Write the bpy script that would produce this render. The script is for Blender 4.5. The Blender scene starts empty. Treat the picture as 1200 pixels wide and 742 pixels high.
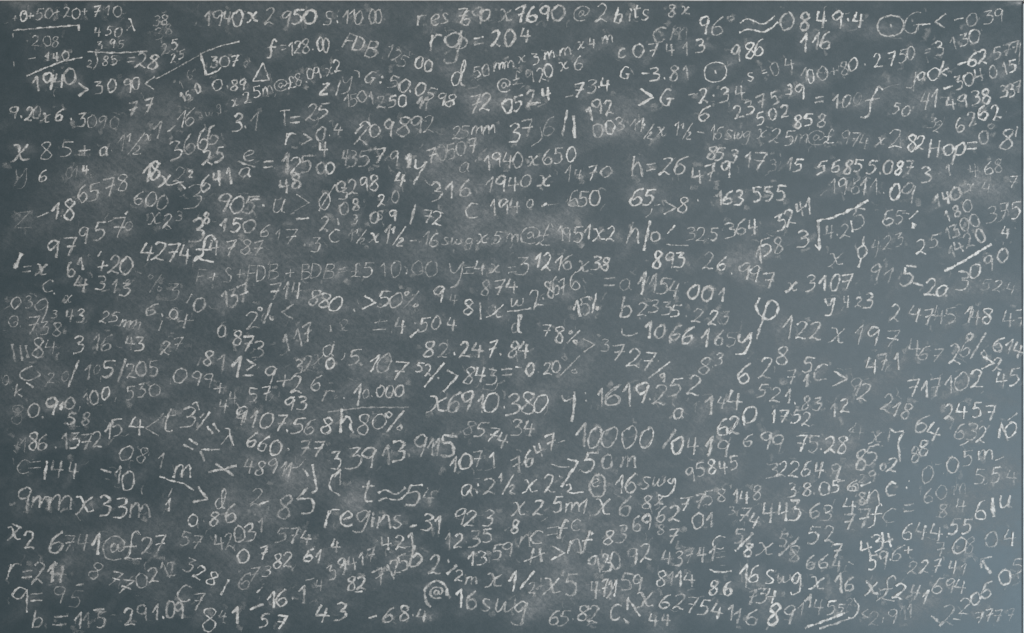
import bpy, math, random
import numpy as np

# ---------------------------------------------------------------- camera, world, lamps, exposure
scene = bpy.context.scene
C = scene.collection
BW, BH = 1.9178, 1.1950        # writing surface, metres
PIC_W, PIC_H = 1.92, 1.1872    # what the photograph frames of it
CZ = 1.50                      # height of the picture centre above the floor


def bx(mm):                    # board millimetres from the left edge -> world x
    return mm * .001 - PIC_W / 2


def bz(mm):                    # board millimetres from the top edge -> world z
    return CZ + PIC_H / 2 - mm * .001


cam_d = bpy.data.cameras.new('camera')
cam_d.lens = 50
cam_d.sensor_width = 36
cam_d.clip_end = 50
cam = bpy.data.objects.new('camera', cam_d)
cam.location = (0, -PIC_W * 50 / 36, CZ)
cam.rotation_euler = (math.radians(90), 0, 0)
C.objects.link(cam)
scene.camera = cam

world = bpy.data.worlds.new('World')
scene.world = world
world.use_nodes = True
world.node_tree.nodes['Background'].inputs[0].default_value = (.90, .97, 1.0, 1)
world.node_tree.nodes['Background'].inputs[1].default_value = .32


def area(name, loc, target, size, energy, col):
    d = bpy.data.lights.new(name, 'AREA')
    d.shape = 'RECTANGLE'
    d.size, d.size_y = size
    d.energy = energy
    d.color = col
    o = bpy.data.objects.new(name, d)
    o.location = loc
    v = [t - l for t, l in zip(target, loc)]
    from mathutils import Vector
    o.rotation_euler = Vector(v).to_track_quat('-Z', 'Y').to_euler()
    C.objects.link(o)
    return o


# a window low to the right, and the room's soft ceiling light
area('window_light', (2.3, -2.5, .45), (.9, 0, 1.1), (1.0, 1.0), 60, (.62, .83, 1.0))
area('far_window_light', (1.35, -3.3, 1.35), (.35, 0, 1.35), (1.6, 1.2), 46, (.93, .97, 1.0))
area('ceiling_light', (-.2, -2.9, 3.4), (-.2, 0, 1.9), (2.4, 1.4), 13, (1.0, .98, .94))

scene.view_settings.view_transform = 'Standard'
scene.view_settings.look = 'None'
scene.view_settings.exposure = 0
scene.view_settings.gamma = 1
scene.cycles.transparent_max_bounces = 24

rnd = random.Random(7)


# ---------------------------------------------------------------- materials
def mat(name):
    m = bpy.data.materials.new(name)
    m.use_nodes = True
    nt = m.node_tree
    for n in list(nt.nodes):
        nt.nodes.remove(n)
    out = nt.nodes.new('ShaderNodeOutputMaterial')
    return m, nt, out


def node(nt, kind, **kw):
    n = nt.nodes.new(kind)
    for k, v in kw.items():
        setattr(n, k, v)
    return n


def math_n(nt, op, a, b=None, clamp=False):
    n = node(nt, 'ShaderNodeMath', operation=op, use_clamp=clamp)
    for i, x in enumerate((a, b)):
        if x is None:
            continue
        if isinstance(x, (int, float)):
            n.inputs[i].default_value = x
        else:
            nt.links.new(x, n.inputs[i])
    return n.outputs[0]


def noise_n(nt, vec, scale, detail=2, rough=.5, fac=True):
    n = node(nt, 'ShaderNodeTexNoise')
    n.inputs['Scale'].default_value = scale
    n.inputs['Detail'].default_value = detail
    n.inputs['Roughness'].default_value = rough
    nt.links.new(vec, n.inputs['Vector'])
    return n.outputs[0] if fac else n.outputs[1]


def map_range(nt, v, a, b, c=0., d=1., smooth=False):
    n = node(nt, 'ShaderNodeMapRange')
    if smooth:
        n.interpolation_type = 'SMOOTHSTEP'
    nt.links.new(v, n.inputs[0])
    for i, x in enumerate((a, b, c, d)):
        n.inputs[i + 1].default_value = x
    return n.outputs[0]


def mix_col(nt, f, a, b, blend='MIX'):
    n = node(nt, 'ShaderNodeMix', data_type='RGBA', blend_type=blend)
    for s, x in ((0, f), (6, a), (7, b)):
        if isinstance(x, (int, float)):
            n.inputs[s].default_value = x
        elif isinstance(x, tuple):
            n.inputs[s].default_value = x
        else:
            nt.links.new(x, n.inputs[s])
    return n.outputs[2]


# slate board with wiped-in chalk dust (the dust's shape is a vertex attribute)
M_BOARD, nt, out = mat('blackboard_slate')
tc = node(nt, 'ShaderNodeTexCoord').outputs['Object']
dust = node(nt, 'ShaderNodeAttribute', attribute_name='dust').outputs['Fac']
fine = noise_n(nt, tc, 420, 3, .65)
mid = noise_n(nt, tc, 60, 4, .6)
blot = noise_n(nt, tc, 130, 4, .7)
d = math_n(nt, 'MULTIPLY', dust, math_n(nt, 'ADD', .2, math_n(nt, 'MULTIPLY', fine, 1.4)))
mp = node(nt, 'ShaderNodeMapping', vector_type='TEXTURE')
mp.inputs['Rotation'].default_value = (0, math.radians(38), 0)
mp.inputs['Scale'].default_value = (6, 1, 1)
nt.links.new(tc, mp.inputs['Vector'])
streak = noise_n(nt, mp.outputs[0], 210, 3, .65)
d = math_n(nt, 'MULTIPLY', d, map_range(nt, blot, .34, .66, .5, 1.5))
d = math_n(nt, 'MULTIPLY', d, map_range(nt, streak, .34, .66, .7, 1.3))
d = math_n(nt, 'ADD', d, map_range(nt, fine, .35, .8, -.012, .03), clamp=True)
base = mix_col(nt, map_range(nt, mid, .3, .7), (.038, .058, .064, 1), (.050, .070, .077, 1))
col = mix_col(nt, d, base, (.62, .56, .52, 1))
bs = node(nt, 'ShaderNodeBsdfPrincipled')
nt.links.new(col, bs.inputs['Base Color'])
nt.links.new(map_range(nt, d, 0, .3, .46, .85), bs.inputs['Roughness'])
bs.inputs['Specular IOR Level'].default_value = .5
bump = node(nt, 'ShaderNodeBump')
bump.inputs['Strength'].default_value = .12
bump.inputs['Distance'].default_value = .0004
nt.links.new(noise_n(nt, tc, 700, 2, .6), bump.inputs['Height'])
nt.links.new(bump.outputs[0], bs.inputs['Normal'])
nt.links.new(bs.outputs[0], out.inputs[0])

# chalk: a broken, powdery film; 'chalk' = (along, across -1..1, pressure)
M_CHALK, nt, out = mat('white_chalk')
tc = node(nt, 'ShaderNodeTexCoord').outputs['Object']
at = node(nt, 'ShaderNodeAttribute', attribute_name='chalk').outputs['Vector']
sx = node(nt, 'ShaderNodeSeparateXYZ')
nt.links.new(at, sx.inputs[0])
v2 = math_n(nt, 'POWER', math_n(nt, 'ABSOLUTE', sx.outputs[1]), 2.0)
grain = noise_n(nt, tc, 560, 2, .7)
patch = noise_n(nt, tc, 210, 2, .6)
worn = noise_n(nt, tc, 85, 2, .6)
m_ = math_n(nt, 'SUBTRACT', 1.0, v2)
m_ = math_n(nt, 'ADD', m_, math_n(nt, 'MULTIPLY', math_n(nt, 'SUBTRACT', grain, .5), 2.7))
m_ = math_n(nt, 'ADD', m_, math_n(nt, 'MULTIPLY', math_n(nt, 'SUBTRACT', patch, .5), 1.5))
# lighter pressure touches fewer of the slate's high spots
m_ = math_n(nt, 'ADD', m_, math_n(nt, 'MULTIPLY', math_n(nt, 'SUBTRACT', worn, .5), 1.15))
m_ = math_n(nt, 'ADD', m_, map_range(nt, sx.outputs[2], .2, 1.0, -.22, .12))
mask = map_range(nt, m_, .02, 1.15, 0, 1, True)
alpha = math_n(nt, 'MULTIPLY', mask, sx.outputs[2], clamp=True)
df = node(nt, 'ShaderNodeBsdfDiffuse')
df.inputs['Color'].default_value = (.76, .705, .655, 1)
df.inputs['Roughness'].default_value = .6
tr = node(nt, 'ShaderNodeBsdfTransparent')
mx = node(nt, 'ShaderNodeMixShader')
nt.links.new(alpha, mx.inputs[0])
nt.links.new(tr.outputs[0], mx.inputs[1])
nt.links.new(df.outputs[0], mx.inputs[2])
nt.links.new(mx.outputs[0], out.inputs[0])


def plain(name, col, rough, nscale=30, var=.12, metal=0.):
    m, nt, out = mat(name)
    tc = node(nt, 'ShaderNodeTexCoord').outputs['Object']
    n = noise_n(nt, tc, nscale, 4, .6)
    lo = tuple(c * (1 - var) for c in col) + (1,)
    hi = tuple(min(1, c * (1 + var)) for c in col) + (1,)
    b = node(nt, 'ShaderNodeBsdfPrincipled')
    nt.links.new(mix_col(nt, map_range(nt, n, .3, .7), lo, hi), b.inputs['Base Color'])
    b.inputs['Roughness'].default_value = rough
    b.inputs['Metallic'].default_value = metal
    nt.links.new(b.outputs[0], out.inputs[0])
    return m


M_WOOD = plain('pale_painted_wood', (.56, .50, .46), .6)
M_ALU = plain('pale_grey_edge_strip', (.66, .68, .67), .45)
M_GAP = plain('dark_joint_filler', (.03, .035, .04), .8)
M_WALL = plain('plaster_wall', (.55, .54, .52), .9, 12, .05)


# ---------------------------------------------------------------- mesh helpers
def link(name, me, m, parent=None):
    o = bpy.data.objects.new(name, me)
    me.materials.append(m)
    C.objects.link(o)
    o.parent = parent
    return o


def box(name, x0, x1, y0, y1, z0, z1, m, parent=None, bevel=.0008):
    import bmesh
    bm = bmesh.new()
    bmesh.ops.create_cube(bm, size=1)
    for v in bm.verts:
        v.co = ((x0 + x1) / 2 + v.co.x * (x1 - x0), (y0 + y1) / 2 + v.co.y * (y1 - y0),
                (z0 + z1) / 2 + v.co.z * (z1 - z0))
    if bevel:
        bmesh.ops.bevel(bm, geom=bm.edges[:], offset=bevel, segments=2, affect='EDGES')
    me = bpy.data.meshes.new(name)
    bm.to_mesh(me)
    bm.free()
    return link(name, me, m, parent)


# ---------------------------------------------------------------- handwriting
# every glyph: width, strokes in a box 10 high; 'C' smooth curve, 'L' straight segments
G = {
    '0': (6.8, 'C 3.8 10 1.3 8.4 0 5 1.2 1.2 3.4 0 5.9 1.6 6.8 5.2 5.6 8.8 3.2 9.9'),
    '1': (3.6, 'L 0 4.9 3 10 2.9 0'),
    '2': (6, 'C .3 8 2 9.9 4.6 9.2 4.9 6.8 2.8 3.2 .1 .3', 'C .1 .3 2.2 1 4 .5 6 .1'),
    '3': (5.6, 'C .4 9 2.6 10 4.9 8.8 4.2 6.8 2.2 5.5', 'C 2.2 5.5 4.8 4.9 5.6 3 4 .6 0 .2'),
    '4': (6.2, 'L 1.5 10 0 4.4 6.2 4.3', 'L 4.4 8.2 4.2 0'),
    '5': (5.8, 'C 1 9.8 .7 7.8 .5 6', 'C .5 6 3.2 6.3 5 4.4 4.4 1.4 2 0 0 .5', 'L 1 9.8 5.8 9.7'),
    '6': (5.2, 'C 4.6 10 1.8 7.6 .2 4.2 .8 .9 2.8 0 4.9 1.4 4.9 3.8 3 5 .5 3.2'),
    '7': (5.8, 'L 0 9.3 5.6 9.8 2.4 0', 'L .8 5 5.6 5.4'),
    '8': (5.2, 'C 4.9 8.8 3 10 .9 8.8 1.2 6.9 3.6 5 5.1 2.6 3.4 .1 .8 .9 .7 3 3.2 5.6 4.9 8 4.5 9.4'),
    '9': (5.4, 'C 5 8.6 3.3 10 .8 8.8 .3 6.4 2.2 5 4.4 6.4 5 8.8', 'C 5 8.8 4.7 5 4.2 0'),
    'x': (6.2, 'C .4 6.2 1.8 6.2 3 3.6 4 .8 6.2 .9', 'C 5.6 6.4 3.2 3.6 1.6 .9 0 0'),
    '+': (5.2, 'L 0 4.6 5.2 5.2', 'L 2.7 7.4 2.5 2.2'),
    '-': (4.6, 'L 0 4.8 4.6 5.2'),
    '=': (3.9, 'L 0 6.1 3.8 6.6', 'L .1 3.6 3.9 4.1'),
    '.': (1, 'D .5 .5'),
    ':': (1.2, 'D .6 6', 'D .6 2'),
    '°': (2.4, 'C 1.2 10 0 9 1.2 7.8 2.4 9 1.2 10'),
    '>': (5.6, 'L 0 8.2 5.6 4.8 .6 1.2'),
    '<': (5.2, 'L 5 8.6 0 4.8 5.2 1.4'),
    '%': (8, 'L 7.2 10 1.6 0', 'C 1.4 9.4 .4 8.2 1.4 7.2 2.4 8.4 1.4 9.4', 'C 6.6 3 5.6 1.8 6.6 .8 7.6 1.8 6.6 3'),
    '£': (6.4, 'C 5.6 8.4 4.4 10 2.9 8.8 2.9 5.4 2.5 2.2 .4 .4 1.6 1.4 3.6 .6 6.4 .3', 'L .2 4.6 4.9 5'),
    '½': (8, 'L 7.6 10 2.2 -1', 'L 0 8 1.6 9.8 1.5 6', 'C 5.4 3.2 6.8 3.8 7 2.4 5 -.4 8 -.5'),
    '△': (8, 'L 4 10 0 0 8 .4 4 10'),
    '⊙': (10, 'C 5 10 1 8.4 0 5 1.4 1.2 5 0 8.8 1.4 10 5 8.4 8.8 4.6 9.9', 'D 5 5'),
    '≈': (12, 'C 0 5.4 2.6 7.4 5.6 6 9 5.2 12.4 8.8', 'C .6 1 4 2.6 8 1.6 11 2.4 14 6'),
    'λ': (6, 'C .6 9.6 2.4 8.8 3.6 4.4 6 .2', 'L 3.3 5 0 .2'),
    '@': (9, 'C 6 6.2 4.4 7 3.2 5 4 3.2 6 4.6 6.2 6.4 6.8 3.4 8.8 4.8 8.8 7.8 5.4 10 1.4 8.4 0 5 1.6 1 5 0 8.2 .4'),
    'F': (5.2, 'L .8 10 0 0', 'L .8 9.8 5.2 9.8', 'L .5 5.2 4.2 5.6'),
    'D': (6, 'L .6 10 0 .2', 'C .4 9.9 4.6 8.6 5.9 5 4.2 1.4 0 .2'),
    'B': (5.6, 'L .7 10 0 .2', 'C .7 9.9 4.4 9.6 4.4 7 .6 5.4', 'C .6 5.4 5 5 5.4 2.2 3 .4 0 .2'),
    'S': (5, 'C 4.8 9 2.6 10 .8 8 2.4 5.6 4.6 3.6 3.2 .8 0 .4'),
    'G': (7, 'C 5.6 9.4 3 10 .6 7 .2 3 2.6 .4 5.2 2 5.4 4.6', 'L 3.2 4.4 7 4.9', 'L 5.4 4.6 4.8 0'),
    'T': (6.6, 'L 0 9.2 6.6 10', 'L 3.4 9.6 3.8 0'),
    'Z': (6.4, 'L .4 9.6 5.8 10 0 .2 6.4 .8', 'L .2 -.2 6 .1'),
    'H': (6, 'L .4 10 0 0', 'L 5.4 10 5.6 0', 'L .2 4.8 5.6 5.6'),
    'a': (5.6, 'C 4.6 5.6 2.8 6.6 .4 4.8 .2 1.6 2 .2 4 2.2 4.7 5.8', 'C 4.7 5.8 4.4 2.2 5.6 .2'),
    'b': (5, 'L .8 10 .3 .4', 'C .5 4.6 3 6 4.9 3.4 3.2 .2 .3 .4'),
    'c': (5, 'C 4.8 5.8 2.4 6.4 .2 3.6 1.4 .4 3.4 .1 5 .9'),
    'd': (5.4, 'C 3.6 4.6 1.8 5.2 .2 2.8 1.4 0 3 .8 3.8 3.2', 'C 3.8 3.2 4.4 8.6 3.6 10 3 7 3.9 .8 5.4 0'),
    'e': (4.8, 'C .8 3 3.8 4 4.4 5.6 2.6 6.6 .4 4.4 .6 1.2 2.6 0 4.8 .8'),
    'f': (5.6, 'C 5.4 8.6 4.2 10 2.9 8 2.6 4.4 2.3 -1 1.4 -2.6 0 -2.4', 'L .4 4.2 5.4 4.9'),
    'g': (5, 'C 4.2 5.6 2.2 6.6 .3 4.4 1.6 1.8 3.6 3.2 4.4 5.8 4.4 1 3.6 -2.6 1.6 -3.4 .2 -2.4'),
    'h': (5, 'L 1 10 0 0', 'C .3 3.6 2.8 6.6 4.2 4.6 4.4 2.4 5 0'),
    'i': (1.4, 'L .9 5.6 .6 .2', 'D 1 8.4'),
    'j': (3.6, 'C 3.2 5.8 3.4 1.6 2.4 -2.4 .2 -2.2'),
    'k': (5, 'L 1 10 0 0', 'L 4.2 6 .6 3 5 .2'),
    'm': (8, 'L .6 6 0 0', 'C .3 3 2.2 6.4 3.6 5.6 3.8 0', 'C 3.8 3 5.8 6.4 7.3 5.4 8 0'),
    'n': (5.2, 'L .6 6 0 0', 'C .3 3 2.6 6.6 4.4 5.4 5.2 0'),
    'o': (5, 'C 2.6 6.4 .2 4.8 .6 1.4 2.6 0 4.8 1.8 4.6 5 2.6 6.4'),
    'p': (5, 'L .6 6 .3 -3.6', 'C .6 4.8 3 6.8 4.9 4.4 3.4 1.2 .5 1.6'),
    'r': (4.4, 'L .6 6.4 0 0', 'C .2 3 1.8 6.2 4.4 6'),
    's': (4, 'C 3.8 6 1.8 6.6 .7 5 2.6 3 3.7 1.4 1.8 0 0 .5'),
    't': (5, 'C 2.4 9.6 2 5 2 1 3 0 4.6 .8', 'L 0 6.4 5 7'),
    'u': (6, 'C .2 6.2 .8 1.4 2.4 .3 4 2.6 4.4 6.2', 'C 4.4 6.2 4.3 1.4 6 .4'),
    'w': (7, 'C .2 5.6 .6 .8 2 .4 3.6 4.4', 'C 3.6 4.4 3.6 1 5 .3 6.8 2.6 6.4 5.8'),
    'y': (5.4, 'C .2 6.2 .8 3 2.4 2.4 4.6 6', 'C 4.8 6.4 4.6 1 3.4 -2.8 .6 -3.4'),
    'z': (5.6, 'L .4 6 5 6.4 0 .2 5.6 .6'),
}
ALT = {  # second hands of the most frequent figures
    '2': (6, 'C .4 8.4 2.6 10 4.8 8.4 3.6 4.4 .4 .2', 'L .4 .2 2.6 2.2 6 .2'),
    '3': (5.6, 'L .2 9.4 4.8 9.6 2 5.8', 'C 2 5.8 5 5.8 5.6 3.2 4 .4 .2 .3'),
    '4': (6, 'L .8 9.6 .6 4.2 6 4.8', 'L 4 9.6 4.2 0'),
    '5': (5.6, 'L 5.6 9.9 1 9.4 .4 5.6', 'C .4 5.6 3.6 6.2 5.1 3.6 3.6 .8 0 0'),
    '0': (5.6, 'C 2.4 9.6 .2 7 .2 3 2 0 4.6 1 5.6 5 4.6 9 2.6 10 1.6 8.6'),
    '7': (5.6, 'L .2 8.8 5.4 10 3.6 5 2.2 0', 'L 1.2 4.6 5.6 5.6'),
    '9': (5.2, 'C 4.8 9.2 2.4 9.9 .3 7.4 1.4 5 3.4 5.8 4.8 8.8', 'L 4.8 8.8 4.9 0'),
    '1': (3, 'L .2 6.4 2.4 10 3 0'),
    '6': (5, 'C 4.8 9.8 2.2 8.4 .6 4.6 0 1.6 2 0 4.4 .8 5 3.2 3 4.8 .9 3.4'),
}


def parse_glyph(g):
    st = []
    for s in g[1:]:
        t = s.split()
        p = [float(v) for v in t[1:]]
        st.append((t[0], list(zip(p[::2], p[1::2]))))
    return g[0], st


GL = {k: parse_glyph(v) for k, v in G.items()}
GA = {k: parse_glyph(v) for k, v in ALT.items()}


def smooth_path(pts, step, curved):
    """resample a control polyline (mm); Catmull-Rom when curved"""
    P = [np.array(p, float) for p in pts]
    out = []
    if curved and len(P) > 2:
        closed = np.linalg.norm(P[0] - P[-1]) < 1e-6
        Q = [P[-2] if closed else 2 * P[0] - P[1]] + P + [P[1] if closed else 2 * P[-1] - P[-2]]
        for i in range(1, len(Q) - 2):
            n = max(2, int(np.linalg.norm(Q[i + 1] - Q[i]) / step) + 1)
            for k in range(n):
                t = k / n
                a, b, c, d = Q[i - 1], Q[i], Q[i + 1], Q[i + 2]
                out.append(.5 * ((2 * b) + (c - a) * t + (2 * a - 5 * b + 4 * c - d) * t * t
                                 + (3 * b - a - 3 * c + d) * t ** 3))
        out.append(P[-1])
    else:
        for i in range(len(P) - 1):
            n = max(2, int(np.linalg.norm(P[i + 1] - P[i]) / step) + 1)
            for k in range(n):
                out.append(P[i] + (P[i + 1] - P[i]) * k / n)
        out.append(P[-1])
    return np.array(out)


class Ink:
    """collects chalk ribbons in board millimetres (x right, y down)"""
    layer = 0

    def __init__(self):
        self.v, self.f, self.a = [], [], []

    def stroke(self, pts, w, b, curved, wob=1.):
        P = smooth_path(pts, max(1.5, w * .8), curved)
        n = len(P)
        ph = [rnd.uniform(0, 6.28) for _ in range(4)]
        for i in range(n):      # the hand's small tremor
            P[i] += wob * w * np.array([.10 * math.sin(i * .9 + ph[0]) + rnd.uniform(-.09, .09), .10 * math.sin(i * .8 + ph[1]) + rnd.uniform(-.09, .09)])
        Ink.layer = (Ink.layer + 1) % 40
        z0 = .25 + .03 * Ink.layer
        base = len(self.v)
        start_b, end_b = rnd.uniform(.75, 1.25), rnd.uniform(.5, 1.2)
        run = 0.
        for i in range(n):
            t = P[min(n - 1, i + 1)] - P[max(0, i - 1)]
            L = np.linalg.norm(t)
            t = t / L if L > 1e-9 else np.array([1., 0])
            nr = np.array([-t[1], t[0]])
            if i:
                run += float(np.linalg.norm(P[i] - P[i - 1]))
            k = i / max(1, n - 1)
            ww = w * .64 * (1 + .22 * math.sin(run * .21 + ph[2]) + rnd.uniform(-.22, .22))
            ww *= .82 + .3 * abs(t[1])
            bb = b * (start_b * (1 - k) + end_b * k) * (1 + .24 * math.sin(run * .33 + ph[3])
                                                       + .16 * math.sin(run * .83 + ph[1]) + rnd.uniform(-.12, .12))
            for s in (-1, 0, 1):
                p = P[i] + nr * ww * s
                self.v.append((p[0], p[1], z0 + .0008 * i + (.06 if s == 0 else 0)))
                self.a.append((run, float(s), max(0., bb)))
        for i in range(n - 1):
            a = base + 3 * i
            self.f.append((a, a + 3, a + 4, a + 1))
            self.f.append((a + 1, a + 4, a + 5, a + 2))

    def dot(self, x, y, r, b):
        self.stroke([(x - r * .35, y + r * .12), (x + r * .35, y - r * .12)], r * 1.25, b, False, .3)

    def build(self, name, parent):
        me = bpy.data.meshes.new(name)
        vs = [(bx(x), -z * .001, bz(y)) for x, y, z in self.v]
        # faces wound so that normals look at the room (-y)
        me.from_pydata(vs, [], [tuple(reversed(f)) for f in self.f])
        at = me.attributes.new('chalk', 'FLOAT_VECTOR', 'POINT')
        at.data.foreach_set('vector', np.array(self.a, 'f').ravel())
        me.update()
        if me.polygons and me.polygons[0].normal.y > 0:
            me.flip_normals()
        return link(name, me, M_CHALK, parent)


HALO = []


def write_char(ink, ch, x, y, h, w, b, fit, rot, wmax, shear):
    if ch == '.':
        if fit == 'base':
            y = y + h * .42
        ink.dot(x, y, w * 1.05 + .9, b * 1.1)
        return
    W, st = GA[ch] if (ch in GA and rnd.random() < .42) else GL[ch]
    ys = [p[1] for k, s in st for p in s]
    lo, hi = min(ys), max(ys)
    s = h / 10.
    if fit == 'own':
        s = h / max(hi - lo, .1)
    cy = 5. if fit == 'base' else (lo + hi) / 2
    s *= 1.01
    sx = s * rnd.uniform(1.0, 1.24)
    if wmax and W * sx > wmax:
        sx = max(wmax / W, s * .5)
    sy = s * rnd.uniform(.95, 1.05)
    ca, sa = math.cos(rot + rnd.uniform(-.05, .05)), math.sin(rot + rnd.uniform(-.05, .05))
    sh = shear + rnd.uniform(-.06, .06)
    jit = h * .045
    if ch in '⊙△≈@':
        jit *= .3
    b *= rnd.choice((.76, .88, .97, 1.04, 1.12))
    for kind, pts in st:
        out = []
        first = (pts[0] == pts[-1])
        for (px, py) in pts:
            gx = (px - W / 2) * sx + (py - cy) * sy * sh
            gy = (py - cy) * sy
            gx += rnd.uniform(-jit, jit)
            gy += rnd.uniform(-jit, jit)
            out.append((x + gx * ca + gy * sa, y + gx * sa - gy * ca))
        if kind == 'D':
            ink.dot(out[0][0], out[0][1], w * 1.3 + 1., b * 1.2)
        else:
            ink.stroke(out, w * rnd.uniform(.8, 1.1), b * rnd.uniform(.75, 1.15), kind == 'C')
            if w > 2.9 and rnd.random() < .45:      # gone over a second time
                o = w * .42
                ox, oy = rnd.uniform(-o, o), rnd.uniform(-o, o) * .6
                ink.stroke([(a + ox + rnd.uniform(-jit, jit), c + oy + rnd.uniform(-jit, jit)) for a, c in out],
                           w * rnd.uniform(.45, .8), b * rnd.uniform(.6, 1.0), kind == 'C')
    HALO.append((x, y, h, b))


def inscribe(ink, line):
    """one line of notation: segments 'text|points|height width pressure'; '~' straight stroke, '~C' curve"""
    words = []
    for seg in line.split(' ; '):
        text, pts, par = seg.split('|')
        p = [float(v) for v in pts.split()]
        P = list(zip(p[::2], p[1::2]))
        q = [float(v) for v in par.split()]
        if text in ('~', '~C'):
            ink.stroke(P, q[0], q[1] * BR, text == '~C')
            continue
        if text == '.':
            ink.dot(P[0][0], P[0][1], q[0] * .9, q[1] * BR)
            continue
        h, w, b = q
        words.append(text)
        lean = rnd.uniform(.04, .24)
        n = len(text)
        if n == 1:
            write_char(ink, text, P[0][0], P[0][1], h, w, b * BR, 'own', 0, None, lean)
            continue
        if len(P) != n:
            raise ValueError(line)
        xs = np.array([a[0] for a in P])
        yy = np.array([a[1] for a in P])
        slope = np.polyfit(xs, yy, 1)[0] if n > 2 else (yy[1] - yy[0]) / max(1e-3, xs[1] - xs[0]) * .5
        rot = math.atan(max(-.6, min(.6, slope))) * .8
        for i, ch in enumerate(text):
            gaps = []
            for j in (i - 1, i + 1):
                if 0 <= j < n and text[j] != '.':
                    gaps.append(math.hypot(P[j][0] - P[i][0], P[j][1] - P[i][1]))
            wm = min(gaps) * .98 if gaps else None
            if wm and ch in '@£½m':
                wm *= 1.3
            write_char(ink, ch, P[i][0], P[i][1], h, w, b * BR, 'mid', rot, wm, lean)
    return ' '.join(words)


BR = 1.55   # hand pressure

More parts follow.
